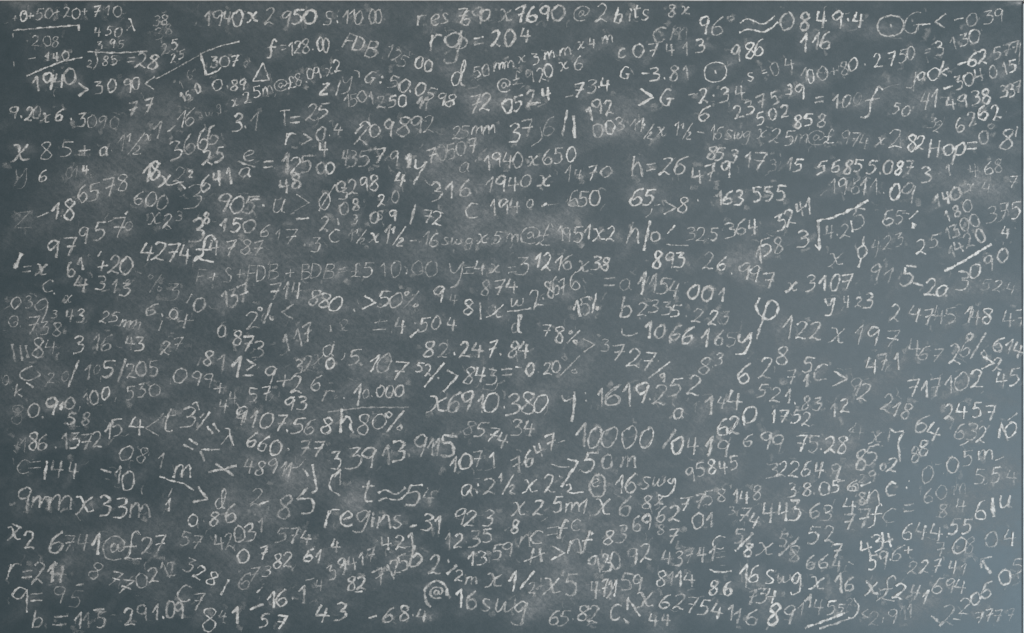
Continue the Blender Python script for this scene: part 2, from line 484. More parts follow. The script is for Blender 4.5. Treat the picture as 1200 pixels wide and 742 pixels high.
# everything written on the board, in board millimetres
TEXT = """
+0+50+20+710|28.3 34.5 44.5 29.7 57.2 30.2 74.9 27 91.7 25.6 106.5 23.7 125.4 22.9 142.9 25.6 159.1 21.6 181.2 21.6 200.8 18.9 220.5 21.6|20.2 2.7 0.6 ; ~|43.7 27 48 24.3|3.5 0.9
~|24.3 57.2 48.5 55.3 78.2 52.6 148.3 47.2 148.3 58|3.24 0.55 ; ~|24.3 63.4 24.8 70.1|2.7 0.4 ; ~|26.4 115.9 26.4 125.4|2.16 0.35 ; 208|67.4 76.8 89 76.8 103.8 78.2|20.2 2.43 0.5 ; ~|52.6 111.1 67.4 108.4|2.43 0.5 ; 140|89 106.5 105.1 107.8 122.7 103.8|16.2 3.24 0.6 ; ~|49.9 142.9 80.9 129.4 115.9 115.9 155 107.8|3.24 0.6
1940|68.7 159.1 90.3 153.7 111.9 151 130.7 142.9|29.7 3.5 0.65
>|155 168.5|21.6 3.77 0.7 ; 3090|184.7 164.4 210.3 160.4 239.9 160.4 254.8 156.4|24.3 2.97 0.6 ; <|281.7 156.4|24.3 2.7 0.6 ; ~|292.5 148.3 323.5 132.1 373.4 103.8|2.43 0.4
450|183.3 60.7 204.9 58 222.4 60.7|17.5 2.43 0.5 ; 395|186 86.3 210.3 82.2 227.8 83.6|16.2 2.7 0.55 ; λ|246.7 47.2|21.6 2.43 0.5 ; ~|164.4 97.1 215.7 99.7 276.3 96.5|3.5 0.5 ; 2|168.5 120|13.5 2.7 0.4 ; ~C|179.3 98.4 183.3 115.9 175.2 130.7|2.43 0.5 ; 85|198.1 114.6 214.3 113.2|17.5 2.43 0.45 ; =|246.7 111.9|9.44 3.24 0.5 ; 28|265.5 113.2 287.1 115.9|27 2.97 0.65
38|293.9 39.1 308.7 37.7|18.9 2.43 0.5 ; 38|297.9 63.4 315.4 55.3|20.2 2.43 0.4 ; 25|308.7 93 327.5 83.6|18.9 2.43 0.5 ; 25|324.9 109.2 341 102.4|16.2 2.43 0.5
1940x|387.4 35 407.6 33.7 426.5 35 445.4 35 473.7 32.4|28.3 3.77 0.62 ; 29|506 31 535.7 35|29.7 2.97 0.35 ; 50|558.6 32.4 581 32.4|27 4.58 0.7 ; S|615.2 33.7|25.6 2.97 0.5 ; .|632.7 31|3.77 0.6 ; .|632.7 41|3.77 0.6 ; 11000|648.1 32.4 661 29.7 673.7 33.7 698 31 709.6 31|25.6 2.97 0.5
f=128.00|510.1 91.7 531.6 89 545.1 91.7 558.6 89 573.4 86.3 586.9 93 600.4 83.6 611.2 84.9|25.6 2.97 0.55
~|449.4 78.2 414.4 86.3 375.3 101.1|2.97 0.5 ; ~|376.6 101.1 387.4 141.5|4.04 0.65 ; ~|387.4 141.5 409 133.4 414.4 126.7|2.7 0.55 ; 307|400.9 115.9 421.1 114.6 440 114.6|21.6 2.97 0.55 ; 0|461.5 118.6|9.44 2.43 0.35
△|491.2 134.8|32.4 2.7 0.6
0.89|407.6 159.1 426.5 163.1 438.6 160.4 454.8 159.1|20.2 2.97 0.6
x25m@£8.09x2|440 192.8 462.9 183.3 481.8 172.5 501.2 169.8 526.2 160.4 545.1 155 558.6 149.6 574.8 153.7 581.5 138.8 595 137.5 617.9 133.4 632.7 124|21 2.43 0.6
150|342.9 182 353.7 179.3 371.2 165.8|16.2 2.97 0.55
16|338.9 159.1 355 140.2|16.2 1.89 0.25
Z|609.8 167.1|21.6 4.04 0.7 ; ~|638.1 151 630 179.3|2.7 0.55 ; y|650.2 159.1|32.4 2.43 0.5
FDB|656.2 78.2 673.7 82.2 698 93|29.7 3.24 0.6 ; 125|730.3 94.4 743.8 105.1 755.9 115.9|24.3 2.7 0.4 ; 00|785.6 117.3 803.1 124|21.6 3.5 0.65
res|791 39.1 815.2 37.7 834.1 35|28.3 3.24 0.55 ; 7|866.5 29.7|29.7 3.24 0.5 ; 6|873.2 33.7|27 3.24 0.5 ; 9|894.8 29.7|31 3.77 0.5 ; 0|909.6 28.3|22.9 3.5 0.5 ; x|947.3 29.7|21.6 3.24 0.6 ; 7690|976.2 27 996.4 27 1022 25.6 1046.3 24.3|29.7 3.77 0.6 ; @|1089.4 25.6|25.6 2.43 0.5 ; 2|1128.5 24.3|35 2.7 0.5 ; bits|1160.8 28.3 1181.1 28.3 1193.2 21.6 1209.4 28.3|27 3.5 0.6 ; 8x|1259.2 20.2 1284.9 20.2|21.6 3.24 0.55
r|817.9 80.9|29.7 3.77 0.62 ; g|848.9 90.3|53.9 3.5 0.6 ; b|867.8 74.1|35 3.5 0.55 ; =|898 76.8|13.5 3.77 0.6 ; 204|929.8 71.4 955.4 70.6 985.6 66|29.1 3.77 0.65
d|861.1 137.5|45.8 2.97 0.6 ; 50mmx3mmx4m|894.8 136.1 910.9 131.6 936.5 125.4 952.7 121.3 977.5 111.9 1003.1 110.5 1030.1 103.8 1059.7 97.1 1089.4 84.9 1111 80.9 1138.7 74.1|21 2.7 0.55
@£920x6|944.6 160.4 969.4 146.9 992.4 142.9 1013.9 140.2 1028.7 132.1 1057.1 124 1084 118.6|24.3 2.7 0.55
~C|662.9 132.1 672.4 134.8 673.7 145.6|2.43 0.45 ; G:50.0598|695.3 145.6 714.9 149.6 738.4 153.7 757.3 160.4 768.9 171.2 788.3 167.1 807.1 177.9 827.4 186 844.9 188.7|24.8 3.24 0.6
1501|650.8 188.3 662.9 188.3 679.1 181.6 695.3 184.3|22.9 2.97 0.42 ; 250|714.1 191 735.7 191 754.6 189.7|22.1 3.5 0.65 ; 11|786.9 193.7 796.9 193.7|24.3 4.31 0.65
72|890.7 195 910.9 191|32.4 3.5 0.6 ; 0|951.4 199.1|27 4.31 0.7 ; 524|971.1 193.7 995 184.3 1024.2 176.2|27 3.77 0.65 ; ~|990.5 193.7 1013.9 192.4|2.97 0.45
~|1059.7 182 1074.6 179.3|2.7 0.5 ; 7|1084 169.8|27 3.5 0.6 ; 3.4|1109.6 161.8 1123.1 163.1 1135.2 159.1|27 3.24 0.55
c07413|1166.2 99.7 1197.2 94.4 1224.2 94.4 1256.5 94.4 1284.9 91.7 1312.4 86.3|24.8 3.24 0.55
c|1236.3 64.7|25.6 3.5 0.55 ; m|1274.1 63.4|21.6 2.7 0.4 ; 96|1319.1 48.5 1344.7 48.5|32.4 3.5 0.6 ; °|1369.8 35|9.44 3.77 0.5 ; ≈|1417 45.8|32.4 3.77 0.6 ; 08|1475.5 39.1 1507.8 40.4|32.4 3.77 0.58 ; 49.4|1540.2 37.7 1569.8 37.7 1590 37.7 1609.4 37.7|31 3.77 0.58
G|1173 137.5|22.9 2.97 0.6 ; ~|1202.6 137.5 1217.5 138|2.97 0.6 ; 3.81|1226.9 138.8 1245.8 146.9 1263.3 137.5 1284 136.1|26.4 2.97 0.55
⊙|1341.5 134.8|39.1 2.7 0.65
>|1210.7 183.3|31 4.04 0.65 ; G|1251.2 183.3|31 3.24 0.6 ; ~|1290.2 179.3 1302.4 175.2|3.24 0.55 ; 2.34|1319.1 179.3 1338 179.3 1358.2 177.9 1386.5 173.9|28.3 3.5 0.6
986|1379.7 101.1 1405.4 95.7 1422.9 89|29.7 3.5 0.6
116|1506.5 80.9 1529.4 78.2 1546.9 76.8|32.4 3.77 0.6
s=04|1406.7 144.2 1432.3 134.8 1452.5 128.9 1479.5 120|22.9 2.43 0.5
100+80.2750=3130|1507.8 140.2 1519.9 142.9 1541.5 137.5 1563.1 133.4 1581.9 128.1 1600 120 1621.6 121.3 1645.8 113.2 1671.4 110.5 1693 105.1 1706.5 99.7 1738.8 95.7 1760.4 90.3 1786 82.2 1806.2 75.5 1826.5 68.7|24.8 2.7 0.5
3|1479.5 168.5|18.9 3.24 0.6 ; 9|1498.9 172.5|27 3.24 0.65
6|1320.4 212.6|29.7 3.24 0.6 ; 2375|1383.8 209.9 1404 201.8 1426.9 191 1452.5 184.3|24.8 3.24 0.52
502|1425.6 222 1448.5 213.9 1471.4 208.5|21.6 3.24 0.6
858|1495.7 228.7 1515.9 224.7 1540.2 226|22.9 3.5 0.6
=|1536.1 187|10.2 4.04 0.6 ; 10|1567.1 189.7 1587.3 189.7|24.3 3.24 0.55 ; 0|1607.5 184.8|21.6 2.7 0.25 ; f|1635 191|56.6 3.5 0.65
⊙|1670.1 48.5|40.4 3.24 0.7 ; G|1713.2 44.5|40.4 2.7 0.5 ; ~|1728.1 47.2 1744.2 44.5|2.97 0.6 ; <|1763.1 39.1|25.6 3.5 0.6 ; ~|1788.7 37.7 1806.2 33.7|2.97 0.5 ; 039|1821.6 37.7 1852.1 32.4 1872.3 29.7|25.6 2.7 0.42
j|1707.8 151|29.7 2.7 0.5 ; a|1728.1 142.9|16.2 2.97 0.5 ; c|1749.6 138.8|21.6 2.97 0.55 ; k|1771.2 129.4|29.7 2.97 0.55 ; ~|1795.5 121.3 1813 115.9|3.77 0.6 ; 62|1823.8 111.9 1842.6 106.5|24.3 3.24 0.6 ; 577|1869.6 99.7 1887.1 94.4 1903.3 89|21.6 3.24 0.42 ; ~|1912.7 80.9 1910 121.3|2.43 0.35
~|1768.5 167.1 1786 160.4|4.31 0.65 ; 304|1796.8 155 1815.7 148.3 1835.9 141.5|24.3 2.97 0.5 ; 015|1861.5 134.8 1881.7 129.4 1897.9 124|22.1 3.24 0.55
41|1734.8 187 1751 185.6|35 3.5 0.52 ; 4938|1783.3 193.7 1804.9 189.7 1829.1 182.9 1848 180.2|25.6 3.24 0.55 ; 337|1881.7 170.8 1895.2 169.4 1907.3 162.7|21.6 3.24 0.5
50|1680.9 203.1 1698.4 208.5|20.2 2.97 0.45 ; 32|1746.9 230.1 1759.1 238.2|21.6 2.43 0.38 ; 6262|1798.1 235.5 1821.1 223.4 1842.6 211.2 1866.9 209.9|26.4 3.24 0.55
H|1752.3 278.6|32.4 3.5 0.58 ; o|1777.9 281.3|20.2 3.5 0.6 ; p|1798.1 288.1|40.4 3.24 0.5 ; =|1822.4 273.2|13.5 3.77 0.6 ; 0|1844 257.1|24.3 3.5 0.55 ; °|1858.3 236.8|9.44 3.77 0.4 ; 8|1887.1 261.1|36.4 3.77 0.62 ; ~|1907.3 236.8 1903.3 257.1|2.97 0.4
x|1651.2 265.1|13.5 2.7 0.5 ; 2|1678.2 259.7|35 2.43 0.5 ; 8|1709.2 267.8|28.3 3.5 0.6 ; 2|1725.4 267.8|25.6 3.5 0.6
11½x1½|1187.8 235.5 1199.9 234.1 1213.4 246.3 1239 247.6 1267.3 240.9 1286.2 246.3|27 2.7 0.5 ; ~|1306.4 247.6 1319.9 249|3.5 0.5 ; 16swgx25m@£974|1335.3 249 1347.4 249 1366.3 253 1383.8 253 1398.6 258.4 1428.3 251.7 1453.9 254.4 1480.8 259.7 1502.4 259.7 1529.4 258.4 1555 255.7 1584.6 258.4 1604 261.1 1620.2 266.5|26.4 2.43 0.42
56855.087|1540.2 315 1567.1 311 1590 313.7 1609.4 311 1635 313.7 1649.9 324.4 1664.7 313.7 1684.9 315 1705.1 313.7|24.8 3.5 0.55
3|1736.1 327.1|29.7 3.24 0.42 ; 1|1776.6 319.1|18.9 2.7 0.35 ; 468|1825.1 320.4 1853.4 315 1870.9 311|25.6 2.7 0.42
x4|1818.4 352.4 1849.4 352.4|22.9 2.7 0.4 ; 7|1897.9 341.6|21.6 2.7 0.5 ; 140|1755 378 1773.9 371.2 1791.4 363.1|23.7 4.04 0.52
9.20x6.|25.6 211.2 40.4 219.3 55.3 213.9 68.7 211.2 85.7 220.7 111.9 215.3 133.4 223.4|23.7 2.97 0.58 ; 3|153.7 224.7|22.9 3.24 0.5 ; 090|172.5 227.4 191.4 228.7 214.3 230.1|22.9 2.43 0.36
x|37.7 288.1|31 3.77 0.62 ; 8|86.3 282.7|35 2.43 0.42 ; 5|125.4 280|28.3 2.43 0.4 ; +|159.1 282.7|18.9 3.24 0.6 ; a|195.5 284|16.2 2.97 0.65 ; .|209.7 282.7|2.97 0.5
1|227.8 267.8|29.7 2.16 0.35 ; ½|250.7 270.5|40.4 2.43 0.38 ; x|277.7 258.4|12.1 2.43 0.4 ; 1|295.2 243.6|35 3.24 0.55 ; ~|314.1 247.6 328.9 235.5|2.7 0.45 ; 16|340.2 223.4 356.4 219.3|31 2.43 0.42 ; ~|368 226 378.8 224.7|2.43 0.35 ; swg|375.3 215.3 392.8 212.6 411.1 204.5|16.2 1.62 0.22
y|40.4 335.2|35 2.16 0.28 ; 6|80.9 329.8|21.6 2.7 0.5 ; 01|130.7 324.4 141.5 321.8|21.6 2.16 0.25 ; 4|160.4 319.1|16.2 3.24 0.6
77|249.4 204.5 279 197.7|27 3.77 0.52
18|275 324.4 291.2 320.4|33.7 4.58 0.65 ; x|310 339.3|21.6 3.5 0.6
3666|329.4 281.3 353.7 270.5 379.3 262.4 396.8 254.4|33.7 2.97 0.6
25|388.7 294.8 411.7 289.4|27 4.04 0.55
e|466.9 292.1|21.6 2.43 0.55 ; ~|445.4 302.9 479.1 313.7|3.77 0.6 ; a|460.2 323.1|18.9 3.24 0.6 ; =|503.3 308.3|12.1 3.5 0.5 ; 1|534.3 308.3|40.4 4.31 0.6 ; 25|554.5 311 574.8 308.3|32.4 3.5 0.45 ; 00|601.7 315 619.2 315|21.6 3.5 0.45
3.1|445.4 230.1 460.2 238.2 477.7 227.4|32.4 2.97 0.55
T|533 220.7|27 2.97 0.55 ; =|553.2 224.7|12.1 3.5 0.5 ; 25|584.2 211.2 605.8 208.5|31 3.5 0.52
r|545.1 261.1|22.9 3.24 0.6 ; >|574.8 261.1|21.6 3.24 0.6 ; 0|601.7 251.7|24.3 3.24 0.6 ; .|617.9 254.4|2.7 0.4 ; 4|634.1 243.6|22.9 3.24 0.5
4|605.8 281.3|27 3.24 0.6
2|337.5 328.1|27 2.43 0.35 ; 2|357.7 326.7|12.1 3.24 0.6 ; ~C|320 347 330.8 344.3 337.5 342.9 348.3 355|3.24 0.6 ; 3|364.5 368.5|44.5 2.43 0.5 ; 641|384.7 344.3 407.6 334.8 427.8 330.8|29.7 3.77 0.6
48|533 349.7 554.5 340.2|25.6 4.04 0.65
~|665.6 250.3 680.4 234.1|3.5 0.55 ; 2|680.4 249|40.4 2.97 0.5 ; 0|702 244.9|22.9 3.24 0.62 ; 9|729 240.9|31 3.24 0.55 ; 8|755.9 236.8|35 3.24 0.5 ; 9|780.2 234.1|33.7 4.04 0.52 ; 2|804.4 232.8|32.4 2.7 0.5
43579|648.1 296.1 661.6 297.5 683.1 296.1 710.1 292.1 738.4 297.5|31 3.24 0.42 ; 1|762.7 302.9|29.7 6.47 0.75
~C|780.2 298.8 778.8 313.7 788.3 315 799.1 302.9|3.5 0.6 ; ~|800.4 302.9 774.8 346|3.5 0.6
70507|808.5 292.1 827.4 286.7 846.2 284 863.8 278.6 886.7 273.2|27 3.24 0.55
25mm|855.7 249 871.8 247.6 894.8 244.9 917.7 243.6|22.9 2.7 0.5
a|871.8 313.7|18.9 2.43 0.45 ; 1940x650|912.3 305.6 931.2 300.2 952.7 300.2 970.8 300.2 999.1 302.9 1026 294.8 1047.6 292.1 1070.5 289.4|28.3 2.97 0.55
37|964 249 988.3 240.9|32.4 3.5 0.6 ; ~C|1012.6 238.2 1015.3 259.7 996.4 274.6|2.16 0.4 ; 6|1028.7 236.8|32.4 2.43 0.5 ; ~|1063.8 205.8 1054.4 255.7|3.5 0.6 ; ~|1075.9 216.6 1077.3 259.7|4.58 0.65
4|750.5 336.6|27 3.5 0.6
~|796.4 337.9 807.1 348.7|2.16 0.35
0|638.7 349.7|20.2 3.5 0.65 ; 3|644 363.1|21.6 2.7 0.5 ; 298|661.6 351 681.8 347 700.7 342.9|27 2.97 0.5
08|645.4 391.4 667 384.7|22.9 3.24 0.5 ; 3|665.6 411.7|16.2 2.7 0.42 ; 20|715.5 375.3 741.9 368.5|22.9 2.97 0.55 ; 09|702 407.6 735.7 404.9|21.6 3.77 0.62 ; 5|712.2 404.9|16.2 2.97 0.5
~|778.8 383.4 769.4 421.1|3.77 0.52 ; 72|801.8 406.3 819.3 409|25.6 2.7 0.5 ; ~|826 398.2 831.9 400.9|2.97 0.5
316|817.9 359.1 842.2 356.4 871.8 353.7|32.4 3.5 0.58
c|884 395.5|25.6 2.97 0.55 ; 194|923.1 390.1 943.3 387.4 965.4 386|28.3 2.97 0.5 ; 0|993.7 382|16.2 2.97 0.55 ; ~|1014.7 387.4 1025.5 382|3.77 0.55 ; ~|1026.9 384.7 1047.1 382|2.43 0.35 ; 650|1074.6 372.6 1093.4 373.9 1115 371.2|28.3 2.97 0.48
194|917.7 346 937.9 346 962.2 346|29.7 2.97 0.52 ; 0|985.6 339.3|22.9 3.24 0.6 ; x|1020.7 339.3|21.6 3.24 0.5 ; 1|1065.1 324.4|32.4 2.43 0.3 ; 4|1084 327.1|18.9 2.7 0.4 ; 7|1111 324.4|29.7 3.24 0.5 ; 0|1136.6 321.8|22.1 3.77 0.62
192|1104.2 212.6 1119.1 200.4 1140.6 201.8|27 3.5 0.55 ; 003|1120.4 244.9 1143.3 238.2 1162.2 232.8|25.6 3.5 0.55
h|1194.5 311|40.4 3.5 0.55 ; =|1220.2 313.7|12.1 3.5 0.5 ; 26|1249.8 311 1275.4 309.6|33.7 3.24 0.52
853|1335.3 286.7 1350.1 289.4 1374.4 292.1|24.3 3.5 0.55 ; 17|1401.3 300.2 1424.2 302.9|31 3.5 0.55 ; 3|1448.5 309.6|20.2 2.43 0.25 ; 15|1479.5 306.9 1497 311|24.8 3.24 0.55
479|1307 329.8 1331.2 324.4 1360.9 319.1|31 3.5 0.55
6|1193.2 369.9|33.7 3.24 0.65 ; 5|1217.5 369.9|29.7 3.77 0.65 ; ~|1226.9 385.2 1237.7 383.4|3.5 0.5 ; ~C|1222.8 391.4 1218.8 400.9 1210.7 407.6|2.16 0.42 ; >|1255.2 390.1|24.3 3.24 0.55 ; 8|1280 383.4|28.3 2.97 0.5 ; .|1308.3 376.1|3.5 0.55
163|1347.4 371.2 1364.9 371.2 1385.1 371.2|26.4 4.04 0.55 ; 555|1420.2 364.5 1441.8 363.1 1464.7 361.8|26.4 3.77 0.6
19611|1560.4 348.3 1579.2 349.7 1604 349.7 1618.9 349.7 1639.1 349.7|29.7 2.7 0.48 ; .|1656.6 361.8|3.5 0.5 ; 0|1678.2 360.4|31 3.5 0.55 ; 9|1702.4 363.1|40.4 3.24 0.55
h|1189.1 435.9|40.4 3.24 0.55 ; ~|1218.8 414.4 1206.7 471|4.85 0.58 ; o|1228.2 444|18.3 3.77 0.5 ; ~|1266 422.4 1251.2 438.6|2.97 0.6 ; ~|1248.5 458 1264.6 460.2 1290.2 460.2|2.43 0.5 ; 32|1294.8 438.6 1313.7 440|24.3 2.43 0.38 ; .|1328 447.2|2.7 0.35 ; 5|1339.3 438.6|22.9 3.24 0.5 ; 364|1369 431.9 1389.2 426.5 1412.1 425.1|29.7 3.24 0.55
3241|1462 417.1 1479.5 407.6 1499.7 392.8 1514 387.4|28.3 3.5 0.5
158|1421.5 477.7 1436.4 462.9 1457.9 460.2|31 3.5 0.5
3|1505.1 448.1|32.4 3.24 0.6 ; ~|1528 458.8 1536.6 469.6|2.7 0.6 ; ~|1536.1 469.6 1534 414.4|4.58 0.6 ; ~|1530.7 414.9 1563.1 407.6 1600 391.4 1627.8 375.3|4.58 0.6 ; 4.2|1555 435.9 1569.8 440 1584.6 433.2|25.6 2.7 0.48 ; ~|1596 414.4 1598.7 435.9|3.24 0.5 ; 5|1610.8 410.3|37.7 2.97 0.55
x|1567.1 487.1|24.3 2.7 0.55 ; 0|1615.6 472.3|24.8 2.97 0.58 ; ~|1619.4 442.7 1618.1 461.5|3.24 0.5 ; ~|1614.3 484.4 1609.4 502|2.97 0.5 ; 423|1643.9 460.2 1663.4 454.8 1684.9 449.4|24.8 2.43 0.35
6|1664.7 407.6|29.7 3.24 0.55 ; 5|1686.3 407.6|22.9 2.43 0.38 ; ~|1691.7 399.5 1704.6 400.9|2.43 0.4 ; ~|1721.3 395.5 1703.8 411.7|2.97 0.5 ; ~|1713.2 418.4 1711.3 429.2|5.93 0.65
2|1726.7 462.9|27 3.24 0.55 ; 5|1751 452.1|22.9 2.43 0.35 ; 180|1773.9 406.3 1792.8 396.8 1813 386|22.1 3.24 0.45 ; 1300|1775.2 438.6 1790.1 433.2 1807.6 421.1 1826.5 413|23.7 3.5 0.42 ; 1420|1783.3 473.7 1798.1 462.9 1815.7 450.7 1837.2 441.3|24.8 3.5 0.42 ; ~|1771.2 508.7 1802.2 492.5 1858.8 457.5|4.31 0.62 ; 3|1804.9 526.2|36.4 3.24 0.5 ; 0|1827.8 507.4|25.6 3.5 0.58 ; 9|1852.1 493.9|27 3.24 0.52 ; 0|1880.4 479.1|28.3 3.77 0.58
375|1858.8 402.2 1881.7 396.8 1904.6 394.1|29.7 2.7 0.42
4|1885.8 437.3|24.3 3.5 0.55
524|1848 533.9 1870.9 536.6 1895.2 540.7|21.6 2.43 0.35
6578|155 363.1 176.6 360.4 206.2 351 229.1 341.6|31 3.24 0.5
600|260.2 371.2 283.1 373.9 304.6 379.3|27 2.97 0.52
z|43.1 413|29.7 2.43 0.42 ; ~|69.6 407.6 91.7 398.2|2.7 0.5 ; 1|105.1 396.8|33.7 3.5 0.6 ; .|114.6 404.9|3.24 0.6 ; 8|128.9 392.8|37.7 3.24 0.6
97|98.4 466.9 132.1 462.9|35 3.24 0.55 ; 95|155 442.7 187.4 434.6|35 3.24 0.55 ; 7|223.8 427.8|37.7 3.24 0.52 ; 0|241.3 423.8|17.5 2.97 0.52 ; ~|203.5 416.5 218.4 408.4|2.43 0.4 ; ~|234.5 402.2 241.3 396.8|3.24 0.5
x|289.8 410.3|22.9 2.43 0.5 ; 2|315.4 414.4|27 2.43 0.45 ; 3|336.2 404.9|16.7 2.7 0.42 ; 3|369.9 431.9|40.4 4.04 0.58 ; 8|387.4 409|20.2 3.24 0.55
905.|419.7 379.3 445.4 384.7 469.6 384.7 493.9 385.5|33.7 3.77 0.58 ; ~|469.6 375.3 488.5 373.4|3.77 0.62
150|418.4 422.4 444 422.4 467.7 423.8|25.6 3.77 0.58
u|524.9 386|24.3 2.43 0.52 ; >|565.3 380.7|31 2.43 0.52 ; 0|608.5 378|31 2.43 0.52 ; ~|628.7 345.6 597.7 395.5|2.43 0.5
~|555.9 411.7 580.2 408.4|4.31 0.62 ; 2|608.5 419.7|25.6 3.24 0.42 ; ~|632.7 409 635.4 422.4|2.7 0.4
6|497.9 433.2|23.7 2.43 0.5 ; 1|520.8 440|21.6 2.16 0.38 ; 7|545.1 444|28.3 2.7 0.45 ; .|571.3 460.2|4.85 0.6 ; 3|592.3 458.8|27 2.43 0.4 ; c|627.3 442.7|21.6 2.43 0.45
£|384.7 465.6|48.5 4.04 0.62 ; 47|402.2 464.2 431.9 464.2|29.1 3.5 0.58 ; 87|461.5 462.9 483.1 465.6|28.3 2.97 0.42
42|276.3 471 300.6 471|33.7 3.24 0.58 ; 74|323.5 473.7 347.8 477.7|33.7 3.77 0.52
~|40.4 475 28.3 503.3|6.47 0.6 ; =|51.2 504.7|10.8 2.43 0.42 ; x|78.2 506|20.2 3.24 0.5 ; 61|132.1 506 151 495.2|25.6 3.5 0.52
+20|192.8 499.3 214.3 496.6 237.2 497.9|32.4 3.24 0.5 ; ~|183.3 481.8 190.1 471|2.43 0.4
F+S+FDB+BDB=£510.00|378 519.1 400.9 519.1 427.8 515 450.7 513.7 472.3 512.4 489.8 512.4 514.1 509.7 543.8 512.4 573.4 509.7 592.3 507 617.9 509.7 641.3 507 667.8 507 691.2 505.6 718.2 505.6 742.4 504.3 762.1 512.4 782.9 502.9 808.5 503.7|28.3 2.43 0.42
y|855.7 515|45.8 2.97 0.55 ; =|879.9 507|13.5 2.7 0.5 ; 4x|900.2 501.6 928.5 504.3|25.6 3.24 0.55 ; =|960 505.6|10.8 2.7 0.45 ; 3|980.2 498.9|31 2.7 0.52 ; 1216|1008.5 486.7 1026 490.8 1046.3 492.1 1063.8 490.8|29.7 3.24 0.55 ; x|1093.4 500.2|20.2 3.24 0.55 ; 38|1117.7 493.5 1135.2 494.8|25.6 3.24 0.55
x|128.1 560.9|13.5 2.43 0.35 ; c|90.3 536.6|20.2 2.7 0.42 ; .|101.9 550.6|4.58 0.5 ; 4|153.7 532.6|31 3.77 0.58 ; 313|190.1 531.2 214.3 535.3 234.5 542|26.4 3.5 0.5 ; 2|239.9 529.9|10.8 2.43 0.3
%|291.2 531.2|33.7 2.43 0.35
0|29.7 567.6|22.9 2.43 0.38 ; 3|53.9 566.3|21.6 2.16 0.38 ; 9|75.5 582.4|41.8 2.97 0.55 ; 0|25.6 602.7|21.6 2.16 0.28 ; 7|62 609.4|33.7 3.24 0.5 ; 3|83.6 616.1|22.9 2.16 0.3 ; 8|106.5 617.5|24.8 2.7 0.45
3|102.4 589.2|14.8 2.43 0.42 ; 43|130.7 593.2 151 591.9|24.8 3.24 0.5
25mm|196.8 594.6 215.7 594.6 235.9 606.7 253.4 609.4|21.6 2.7 0.42
6.|284.4 579.7 304.6 590.5|27 3.5 0.58 ; 0|325.4 589.2|17.5 3.24 0.5 ; 2|327.5 587.8|22.9 2.16 0.4 ; +|348.3 602.7|25.6 2.97 0.5
~|304.6 601.3 297.9 620.2|2.43 0.42 ; ~|22.9 644.4 28.3 679.5|4.04 0.32 ; ~|37.7 647.1 41.8 676.8|3.5 0.32 ; ~|48.5 647.1 52.6 671.4|4.31 0.42 ; 8|71.4 652.5|36.4 3.5 0.55 ; 4|95.7 649.8|28.3 2.16 0.4
316|148.3 645.8 179.3 641.8 199.5 643.1|31 3.24 0.5 ; 43|244 643.1 261.5 644.4|27 3.24 0.55
2|310 652.5|22.9 2.97 0.42 ; 7|333.5 644.4|25.6 2.43 0.38
3|325.4 547.4|32.4 2.16 0.32 ; ~|360.4 551.4 349.7 569|2.7 0.38 ; 0|373.9 571.7|25.6 3.5 0.55
137|419.7 560.9 435.9 558.2 454.8 550.1|33.7 3.77 0.5
714|515.5 546 535.7 546 555.9 544.7|31 3.5 0.55
880|589.6 558.2 608.5 563.6 630 569|28.3 3.5 0.6
2%|473.7 600 499.3 587.8|33.7 3.5 0.52 ; <|538.4 585.1|28.3 3.24 0.5
0|415.7 621.5|22.1 3.24 0.6 ; 8|445.4 633.7|24.3 3.24 0.5 ; 7|464.2 644.4|28.3 3.5 0.5 ; 3|484.4 655.2|29.7 3.5 0.5
117|534.3 644.4 558.6 633.7 576.1 622.9|33.7 3.5 0.48
81|390.1 671 414.4 677.7|29.7 3.24 0.48 ; 1|442.7 687.2|36.4 4.31 0.58 ; >|469.6 684.5|20.2 3.77 0.58 ; ~|454.8 704.7 475 703.4|3.77 0.48
a|616.5 657.5|20.2 2.7 0.48 ; ~|627.3 640 623.3 656.2|2.43 0.45
~|619.2 609.4 620.6 622.9|3.5 0.42 ; 2|646.7 609.4|21.6 2.16 0.32 ; .|664.3 581.9|4.58 0.5
>|691.2 567.6|27 3.5 0.58 ; 50|720.9 560.9 742.4 562.2|29.7 3.24 0.55 ; %|770.7 560.9|33.7 3.24 0.5
9|820.6 552.8|31 3.5 0.55 ; 4|850.3 562.2|20.2 2.7 0.28 ; 8|877.2 575.7|26.4 3.24 0.5
=|712.8 610.7|17.5 2.43 0.38 ; .|734.4 622.9|3.24 0.42 ; 4|751.9 610.7|28.3 3.24 0.5 ; .|778.8 605.4|4.58 0.4 ; ~|785.6 617.5 769.4 632.3|3.5 0.58 ; 504|795 609.4 817.9 605.4 847.6 608.1|26.4 2.97 0.5
874|909.6 540.7 936.5 539.3 960.8 536.6|28.3 2.97 0.5
~|900.2 567.6 901.5 598.6|2.7 0.5 ; x|929.8 583.8|25.6 2.7 0.55 ; w|969.4 566.3|16.2 2.7 0.48 ; ~|950 583.8 960 583.8 995.9 578.4|3.24 0.48 ; d|969.4 606.7|33.7 3.5 0.5
2.8676|1004.5 560.9 1018 559.5 1030.1 543.4 1040.9 536.6 1054.4 538 1075.9 528.5|31 2.97 0.5
15%|1080 579.7 1097.5 574.4 1113.7 569|31 3.5 0.5
=|1143.3 528.5|14.8 4.04 0.52 ; a|1173 533.9|20.2 2.7 0.35 ; 1|1202.6 531.2|39.1 4.58 0.58 ; 1|1224.2 531.2|36.4 4.31 0.4 ; 54|1245.8 536.6 1264.6 542|31 3.24 0.5 ; 001|1300.2 547.4 1325.8 550.1 1352.8 552.8|26.4 4.04 0.52
